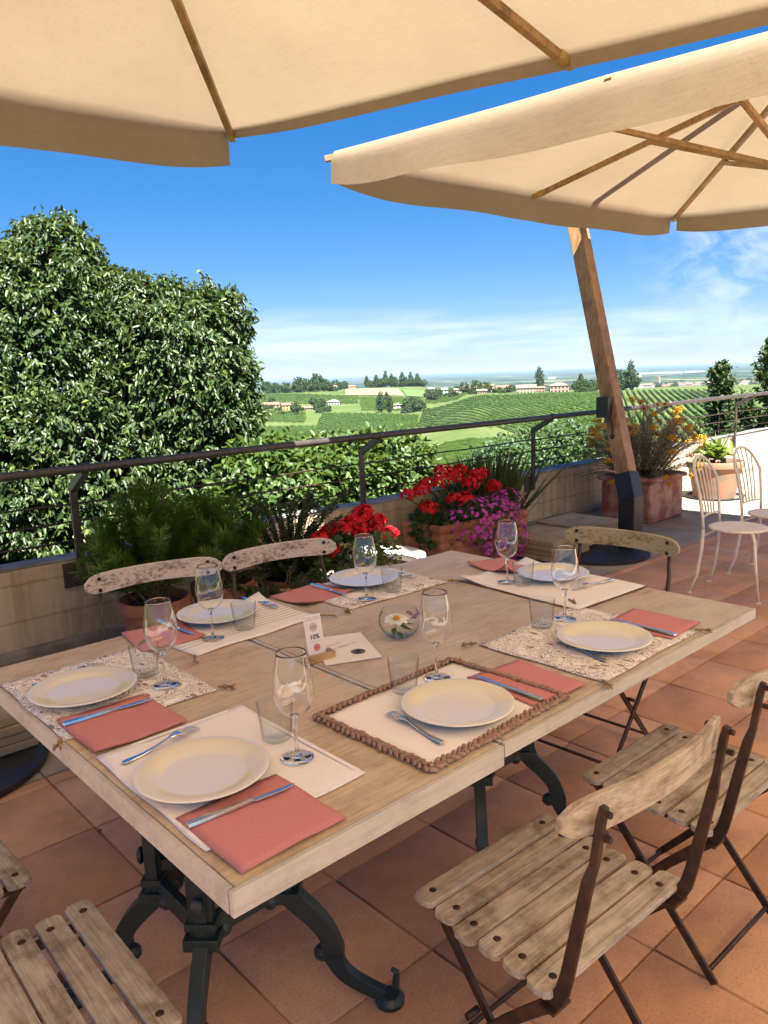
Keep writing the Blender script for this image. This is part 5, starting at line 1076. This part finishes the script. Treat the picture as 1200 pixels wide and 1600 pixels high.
# conifer-like young trees at right
def spire(label, px, d, ytop, ybot, wpx, seed, lean=0, n=700):
    top = at_dist(px, ytop, d); c = Vector((top.x, top.y, 0)); gz = tz(c.x, c.y); t = thing('young_oak', label, 'tree', (c.x, c.y, gz), 0, 'young trees at the right'); H = top.z - gz; W = wpx * d / 1215; parts = []; tips = []; bas = []
    zb = H - (ybot - ytop) * d / 1215
    for k in range(n // 9):
        z = zb + (H - zb) * random.random() ** .9; q = (H - z) / (H - zb); r_ = W * (.15 + .85 * min(1, q * 1.5) ** .8) * random.uniform(.35, 1.1); a = random.uniform(0, 2 * PI); tip = np.array([r_ * math.cos(a), r_ * math.sin(a), z + r_ * .55]); b0 = np.array([0, 0, z - r_ * .3]); tips.append(tip); bas.append(b0)
        m_ = 46; s = rng.uniform(.25, 1.05, (m_, 1)); C = b0 + (tip - b0) * s + rng.normal(0, .045, (m_, 3)); V, Fq = leaves(C, rand_dirs(m_) + (tip - b0) * .4, rand_dirs(m_) + np.array([0, 0, .6]), rng.uniform(.07, .12, m_), rng.uniform(.035, .055, m_), .15); parts.append((V, Fq, rnd6(m_)))
    tips.append(np.array([0, 0, H])); bas.append(np.array([0, 0, H - .8])); V, Fq, R = np_merge(parts); np_mesh('crown', V, Fq, MT['cypress'], t, R)
    m = MB(); m.tube([(0, 0, 0), (0, 0, H * .5), (0, 0, H)], [.07, .05, .012], 8)
    for b_, tp_ in zip(bas, tips): m.tube([b_, (b_ + tp_) / 2, tp_], [.018, .012, .005], 5)
    m.build('trunk', MT['bark'], t, smooth=True); return t
spire('dark pointed young tree beyond the railing at right', 1128, 17, 572, 700, 38, 1, n=640)
spire('dark thin young tree cut by the right picture edge', 1206, 14, 535, 700, 38, 2, n=460)
spire('low dark young tree filling the gap beside the right railing post', 1165, 18, 622, 700, 26, 3, n=420)

# ------------------------------------------------------------------ vineyards
def inside(poly, x, y):
    c = np.zeros(x.shape, bool); n = len(poly)
    for i in range(n):
        x1, y1 = poly[i]; x2, y2 = poly[(i + 1) % n]; k = ((y1 > y) != (y2 > y)) & (x < (x2 - x1) * (y - y1) / ((y2 - y1) + 1e-12) + x1); c ^= k
    return c
def vineyard(label, pxs, ang, spacing=3.4, h=1.35, wv=.85, step=2.6):
    P = [hit(*p) for p in pxs]; poly = [(p.x, p.y) for p in P]; cx, cy = sum(p[0] for p in poly) / len(poly), sum(p[1] for p in poly) / len(poly)
    c, s = math.cos(ang), math.sin(ang); U = [(x - cx) * c + (y - cy) * s for x, y in poly]; Wd = [-(x - cx) * s + (y - cy) * c for x, y in poly]
    us = np.arange(min(U), max(U), step); ws = np.arange(min(Wd), max(Wd), spacing); V = []; Fq = []; R = []; k = 0
    for w_ in ws:
        x = cx + us * c - w_ * s; y = cy + us * s + w_ * c; ok = inside(poly, x, y); n = len(us)
        z = terrain(x, y); jt = rng.normal(0, .12, (n, 4)); miss = rng.random(n) < .03
        hw = wv / 2 * (1 + rng.normal(0, .18, n)); hh = h * (1 + rng.normal(0, .12, n)); hh = np.where(miss, hh * .4, hh)
        for j, (sd, zz) in enumerate(((-1.0, .35), (-.75, 1.), (.75, 1.), (1.0, .35))):
            V.append(np.stack([x - s * (hw * sd + jt[:, j] * .5), y + c * (hw * sd + jt[:, j] * .5), z + hh * zz], -1))
        b = k + np.arange(n - 1); seg = ok[:-1] & ok[1:]; b = b[seg]
        for j in range(3): Fq.append(np.stack([b + j * n, b + j * n + 1, b + (j + 1) * n + 1, b + (j + 1) * n], -1))
        R.append(np.tile(np.clip(rng.normal(.5, .2, n), 0, 1), 4)); k += 4 * n
    o = np_mesh('vineyard', np.concatenate(V), np.concatenate(Fq), MT['vine_leaf'], rnd=np.concatenate(R), smooth=False); return tag(o, label, 'vineyard', kind='stuff')
A0 = yaw - math.radians(0)
vineyard('big vineyard on the near hill crest under the village', [(662, 640), (720, 628), (800, 619), (940, 614), (940, 700), (650, 668)], A0 + math.radians(6))
vineyard('vineyard with steep rows right of the leaning pole', [(945, 613.5), (1110, 611), (1190, 700), (1060, 715), (945, 705)], A0 - math.radians(16))
vineyard('square vineyard in the middle of the valley', [(505, 646), (655, 650), (648, 674), (482, 682)], A0 + math.radians(16))
vineyard('pale striped vineyard at the left of the valley', [(402, 668), (500, 668), (480, 690), (402, 690)], A0 + math.radians(22))
vineyard('small vineyard just below the yellow farmhouse', [(405, 642), (478, 645), (478, 662), (405, 660)], A0 + math.radians(24))
vineyard('young vineyard with wide rows low on the slope at centre', [(655, 700), (800, 690), (775, 740), (650, 728)], A0 + math.radians(30), 3.4, 1.3, .6)
vineyard('thin terraced vineyard under the ridge trees', [(408, 617), (560, 620), (560, 632), (408, 632)], A0 + math.radians(20), 4.0)
vineyard('long vineyard across the valley floor below the farmhouse', [(402, 692), (640, 684), (650, 712), (402, 722)], A0 + math.radians(18))
vineyard('vineyard strip between the villa trees and the big vineyard', [(560, 622), (655, 624), (652, 644), (565, 643)], A0 + math.radians(28))
vineyard('narrow vineyard just under the village houses', [(668, 618), (730, 616), (715, 626), (664, 632)], A0 + math.radians(14))
def patch(name, label, pxs, mat, kind, dz=.6, cat=None):
    P = [hit(*p) for p in pxs]; n = 14; V = []
    for j in range(n + 1):
        for i in range(n + 1):
            a, b = i / n, j / n; p = (P[0] * (1 - a) + P[1] * a) * (1 - b) + (P[3] * (1 - a) + P[2] * a) * b; V.append((p.x, p.y, tz(p.x, p.y) + dz))
    Fq = [(j * (n + 1) + i, j * (n + 1) + i + 1, (j + 1) * (n + 1) + i + 1, (j + 1) * (n + 1) + i) for j in range(n) for i in range(n)]; o = np_mesh(name, V, Fq, mat); return tag(o, label, cat or 'field', kind=kind)
MT['wheat'] = noisy('ripe_wheat', (0.230, 0.153, 0.072), (0.289, 0.204, 0.102), .06, .9, stretch=(1, 1, 1), bmp=0, kind='Object')
MT['meadow'] = noisy('dark_meadow', (0.060, 0.111, 0.021), (0.085, 0.145, 0.030), .05, .9, bmp=0)
patch('wheat_field', 'ripe tan wheat field on the ridge', [(540, 608.5), (622, 608.0), (632, 619.5), (540, 618.5)], MT['wheat'], 'structure')
patch('meadow_field', 'dark green strip of meadow right of the wheat field', [(626, 609), (680, 614), (690, 621), (636, 620)], MT['meadow'], 'structure')

# ------------------------------------------------------------------ far houses and trees
MT['h_cream'] = noisy('cream_render', (0.322, 0.260, 0.174), (0.372, 0.310, 0.217), .6, .9, bmp=0); MT['h_white'] = noisy('white_render', (0.384, 0.372, 0.347), (0.446, 0.434, 0.409), .6, .9, bmp=0)
MT['h_pink'] = noisy('pink_render', (0.310, 0.186, 0.136), (0.360, 0.229, 0.174), .6, .9, bmp=0); MT['h_yellow'] = noisy('yellow_render', (0.360, 0.248, 0.087), (0.409, 0.298, 0.124), .6, .9, bmp=0); MT['h_brick'] = noisy('brown_brick', (0.223, 0.136, 0.087), (0.273, 0.174, 0.118), .6, .9, bmp=0)
MT['roof_red'] = noisy('red_roof_tiles', (0.211, 0.093, 0.056), (0.285, 0.136, 0.087), .8, .9, bmp=0); MT['roof_brown'] = noisy('brown_roof_tiles', (0.174, 0.118, 0.087), (0.236, 0.167, 0.124), .8, .9, bmp=0); MT['roof_grey'] = noisy('grey_roof', (0.223, 0.217, 0.211), (0.285, 0.279, 0.273), .8, .9, bmp=0)
MT['dark_pane'] = plain('dark_window', (.03, .035, .04), .2); MT['shutter'] = plain('green_shutter', (.06, .09, .06), .7)
def on_ridge(px, dist):
    r = ray(px, 600); h = math.hypot(r.x, r.y); x, y = r.x / h * dist, r.y / h * dist; return x, y, tz(x, y)
def house(label, px, py, dist, wpx, hpx, wall, roof, rz=0, hip=False, storeys=2, depth=1.0, dz=0, wins=4):
    """px: centre, py: base row, sizes in photo pixels at that distance"""
    p = hit(px, py) if dist is None else Vector(on_ridge(px, dist)); d = math.hypot(p.x, p.y); W = .86 * wpx * d / 1215; Hh = .86 * hpx * d / 1215; Dp = W * depth * .75
    t = thing('house', label, 'house', (p.x, p.y, p.z - .3 + dz), math.atan2(p.y, p.x) - PI / 2 + rz, 'houses on the far ridge and in the valley'); m = MB(); m.box((0, 0, Hh / 2), (W, Dp, Hh)); wl = m.build('wall', MT[wall], t)
    m = MB(); e = .5; rh = W * .16 if hip else Dp * .22
    x, y = W / 2 + e, Dp / 2 + e; zt = Hh + .003
    if hip: m.add([(-x, -y, zt), (x, -y, zt), (x, y, zt), (-x, y, zt), (-x + y, 0, zt + rh), (x - y, 0, zt + rh)] if x > y else [(-x, -y, zt), (x, -y, zt), (x, y, zt), (-x, y, zt), (-.1, 0, zt + rh), (.1, 0, zt + rh)], [(0, 1, 5, 4), (1, 2, 5), (2, 3, 4, 5), (3, 0, 4), (3, 2, 1, 0)])
    else: m.add([(-x, -y, zt), (x, -y, zt), (x, y, zt), (-x, y, zt), (-x, 0, zt + rh), (x, 0, zt + rh)], [(0, 1, 5, 4), (1, 2, 5), (2, 3, 4, 5), (3, 0, 4), (3, 2, 1, 0)])
    rf = m.build('roof', MT[roof], t); m = MB(); m.box((W * .22, Dp * .1, zt + rh * .9), (.7, .7, 1.4)); m.build('chimney', MT[wall], rf)
    for st in range(storeys):
        for k in range(wins):
            m = MB(); xw = -W / 2 + W * (k + .5) / wins; zw = Hh * (st + .52) / storeys; m.box((xw, -Dp / 2 - .02, zw), (min(1.3, W / wins * .45), .16, min(1.6, Hh / storeys * .5))); m.build('window', MT['dark_pane'], t)
    return t
house('yellow farmhouse with red roof in the left valley', 450, 640, None, 24, 9, 'h_yellow', 'roof_red', .2)
house('long red-roofed barn attached left of the yellow farmhouse', 424, 637, None, 26, 6, 'h_pink', 'roof_red', .15, storeys=1)
house('low pinkish house with red roof right of the yellow farmhouse', 481, 641, None, 19, 5, 'h_cream', 'roof_red', -.1, storeys=1)
house('white house with grey roof in the middle of the valley', 521, 633, None, 21, 7, 'h_white', 'roof_grey', .1, hip=True)
house('small farm hut with brown roof left of the yellow farmhouse', 403, 636, None, 14, 5, 'h_brick', 'roof_brown', .1, storeys=1, wins=2)
house('white two storey villa between the dark trees below the wheat field', 620, 640, None, 17, 9, 'h_white', 'roof_brown', .3, hip=True, wins=3)
RD = 930
house('pale house with red roof behind the left ridge trees', 458, 0, RD, 26, 6, 'h_cream', 'roof_brown', .1)
house('house with long brown roof on the ridge left of the wheat field', 517, 0, RD + 15, 26, 5.5, 'h_cream', 'roof_brown', -.1)
house('orange house on the ridge at the wheat field corner', 549, 0, RD + 25, 12, 6, 'h_yellow', 'roof_red', .2, wins=2)
house('white gabled house at the right end of the ridge wood', 672, 0, 760, 12, 9, 'h_white', 'roof_grey', .5, wins=2)
house('white block house at the start of the village', 692, 0, 740, 17, 9, 'h_white', 'roof_grey', -.2, wins=3)
house('cream house with brown roof near the village start', 716, 0, 735, 16, 8, 'h_cream', 'roof_brown', .1, wins=3)
house('long pink village house with red roof', 737, 0, 740, 24, 10, 'h_pink', 'roof_red', -.1)
house('tall orange village house', 762, 0, 742, 20, 13, 'h_yellow', 'roof_red', .15, storeys=3, wins=3)
house('village house with wide red roof right of the tall orange house', 786, 0, 738, 24, 10, 'h_cream', 'roof_red', 0)
house('white village house below the tall orange house', 768, 0, 690, 18, 7, 'h_white', 'roof_brown', .3, wins=3)
house('long farm building with arched cream wall on the vineyard crest', 822, 0, 640, 34, 10, 'h_cream', 'roof_brown', .05, wins=6)
house('pink villa with hipped brown roof on the vineyard crest', 873, 0, 640, 32, 13, 'h_pink', 'roof_brown', .1, hip=True, wins=5)
house('small red-roofed house on the crest left of the leaning pole', 928, 0, 650, 16, 8, 'h_cream', 'roof_red', -.3, wins=2)
house('small brown house at the village end over the vineyard', 843, 0, 690, 16, 8, 'h_brick', 'roof_red', .2, wins=3)
house('low beige house in the trees of the village slope', 752, 0, 665, 18, 6, 'h_brick', 'roof_brown', .2, storeys=1)
# the town in the plain
def town_house(label, px, dist, w_, h_, wall, roof):
    x, y, z = on_ridge(px, dist); t = thing('town_house', label, 'house', (x, y, z - 1), math.atan2(y, x) - PI / 2 + random.uniform(-.5, .5), 'small houses of the town down in the plain'); m = MB(); m.box((0, 0, h_ / 2), (w_, w_ * .7, h_)); m.build('wall', MT[wall], t)
    m = MB(); x, y = w_ / 2 + .5, w_ * .35 + .5; m.add([(-x, -y, h_ + .01), (x, -y, h_ + .01), (x, y, h_ + .01), (-x, y, h_ + .01), (-x, 0, h_ + y * .4), (x, 0, h_ + y * .4)], [(0, 1, 5, 4), (1, 2, 5), (2, 3, 4, 5), (3, 0, 4), (3, 2, 1, 0)]); m.build('roof', MT[roof], t)
for k in range(46):
    px = random.choice([random.gauss(1075, 28), random.gauss(1000, 40), random.uniform(960, 1180), random.gauss(1180, 20)]); town_house('tiny pale house with reddish roof in the town beyond the right vineyard', px, random.uniform(2000, 3300), random.uniform(12, 26), random.uniform(7, 13), random.choice(['h_cream', 'h_white', 'h_pink']), random.choice(['roof_red', 'roof_red', 'roof_brown']))
x, y, z = on_ridge(1029, 2200); t = thing('bell_tower', 'slender pale bell tower of the town beyond the right vineyard', 'tower', (x, y, z)); m = MB(); m.box((0, 0, 14), (6, 6, 28)); m.build('shaft', MT['h_cream'], t); m = MB(); m.add([(-3.4, -3.4, 28.01), (3.4, -3.4, 28.01), (3.4, 3.4, 28.01), (-3.4, 3.4, 28.01), (0, 0, 34)], [(0, 1, 4), (1, 2, 4), (2, 3, 4), (3, 0, 4), (3, 2, 1, 0)]); m.build('roof', MT['roof_red'], t)
for lb, px, dist, w_ in (('long white shed far out on the plain right of the pole', 1032, 7600, 380), ('white industrial roof far out on the plain near the right trees', 1085, 7800, 180), ('pale flat shed on the plain just right of the leaning pole', 985, 6000, 150), ('pale shed far out on the plain left of the pole', 862, 6500, 60)):
    x, y, z = on_ridge(px, dist); t = thing('long_shed', lb, 'shed', (x, y, z), math.atan2(y, x) - PI / 2); m = MB(); m.box((0, 0, 9), (w_, 60, 18)); m.build('wall', MT['h_white'], t); m = MB(); m.box((0, 0, 18.5), (w_ + 3, 63, 1)); m.build('roof', MT['h_white'], t)

def far_proto(kind, seed):
    if kind == 'round': el = [((0, 0, 4.6), (2.6, 2.6, 2.6)), ((1.4, .5, 3.6), (1.9, 1.8, 1.9)), ((-1.5, -.4, 3.8), (1.8, 1.9, 2.0))]; H = 4
    elif kind == 'tall': el = [((0, 0, 7.5), (1.6, 1.6, 3.0)), ((.3, 0, 4.5), (2.2, 2.2, 2.8)), ((-.3, .2, 10), (.9, .9, 1.6))]; H = 8
    else: el = [((0, 0, 1.8), (2.3, 2.1, 1.7)), ((1.6, .3, 1.4), (1.6, 1.5, 1.3)), ((-1.5, 0, 1.3), (1.6, 1.4, 1.3))]; H = 1.5
    V, Fq, R = crown(el, 150, 5, 1.0, .7, .35, .3, .18, .35, 1.1); t = thing('far_tree', '', 'tree'); np_mesh('crown', V, Fq, MT['far_leaf'], t, R); m = MB(); m.tube([(0, 0, -.8), (0, 0, H)], [.32, .2], 6); m.build('trunk', MT['bark'], t); return t
protos = {k: far_proto(k, i) for i, k in enumerate(('round', 'tall', 'bush'))}; used = set()
def far_tree(kind, x, y, z, s, label, group):
    o = protos[kind]
    if kind in used: o = copy_tree(o)
    used.add(kind); o.location = (x, y, z); o.scale = (s * random.uniform(.85, 1.15), s * random.uniform(.85, 1.15), s * random.uniform(.85, 1.2)); o.rotation_euler = (0, 0, random.uniform(0, 6)); o['label'] = label; o['group'] = group
def trees_ridge(n, p0, p1, d0, d1, kinds, s0, s1, label, group):
    for _ in range(n): x, y, z = on_ridge(random.uniform(p0, p1), random.uniform(d0, d1)); far_tree(random.choice(kinds), x, y, z - .3, random.uniform(s0, s1), label, group)
def trees_px(pts, kinds, s0, s1, label, group):
    for px, py in pts: p = hit(px, py); far_tree(random.choice(kinds), p.x, p.y, p.z - .3, random.uniform(s0, s1), label, group)
trees_ridge(46, 408, 540, 890, 990, ['round', 'round', 'bush'], 1.0, 1.9, 'dark tree on the left end of the ridge skyline', 'trees on the left ridge')
trees_ridge(8, 462, 500, 880, 930, ['round'], 1.9, 2.6, 'large rounded tree of the clump in the left ridge skyline', 'trees on the left ridge')
trees_ridge(44, 570, 668, 985, 1030, ['round', 'round', 'bush', 'tall'], 1.0, 1.6, 'dark tree of the wood along the top of the wheat field', 'wood above the wheat field')
trees_ridge(44, 668, 830, 650, 780, ['round', 'bush', 'bush'], .8, 1.5, 'green tree among the village houses', 'trees of the village')
trees_ridge(16, 895, 960, 620, 690, ['round', 'tall', 'round'], .8, 1.6, 'green tree around the small red-roofed house left of the pole', 'trees of the village end')
trees_ridge(5, 890, 945, 600, 640, ['bush'], .7, 1.1, 'small bush on the crest in front of the village end', 'trees of the village end')
trees_ridge(7, 966, 990, 600, 660, ['round', 'tall'], 1.1, 1.9, 'dense green tree on the crest right of the leaning pole', 'trees right of the pole')
x, y, z = on_ridge(843, 760); far_tree('tall', x, y, z, 1.9, 'single tall dark tree standing above the village roofs', 'trees of the village')
trees_px([(415, 641), (420, 639), (434, 643), (462, 646), (470, 642), (494, 640), (503, 638), (511, 643), (463, 650), (440, 649), (425, 634), (490, 634), (500, 646)], ['round', 'bush', 'bush'], .8, 1.4, 'small dark tree around the yellow farmhouse', 'trees around the farmhouse')
trees_px([(592, 640), (599, 641), (605, 638), (596, 645), (610, 645)], ['tall', 'tall', 'round'], .9, 1.35, 'dark pointed tree left of the white villa', 'trees beside the white villa')
trees_px([(640, 640), (646, 641), (651, 638), (644, 645), (634, 646), (655, 643)], ['round', 'round', 'bush'], .9, 1.5, 'dark rounded tree right of the white villa', 'trees beside the white villa')
for k in range(120):
    x, y, z = on_ridge(random.uniform(700, 1200), random.uniform(1700, 3600)); far_tree(random.choice(['round', 'bush']), x, y, z - .5, random.uniform(1.8, 3.2), 'hazy tree far down on the plain', 'trees on the plain')

# ------------------------------------------------------------------ haze: one closed box of even thin air
m = MB(); m.box((0, 0, -45), (70000, 70000, 138)); hz = m.build('haze', bpy.data.materials.new('thin_air')); tag(hz, 'thin blue haze over the far plain', 'haze', kind='stuff')
hm = hz.data.materials[0]; hm.use_nodes = True; nt = hm.node_tree; nt.nodes.remove(nt.nodes['Principled BSDF']); pv = nt.nodes.new('ShaderNodeVolumePrincipled'); pv.inputs['Color'].default_value = (.55, .76, 1.0, 1); pv.inputs['Density'].default_value = 4.2e-5; pv.inputs['Anisotropy'].default_value = .2
L(nt, pv.outputs[0], nt.nodes['Material Output'].inputs['Volume'])
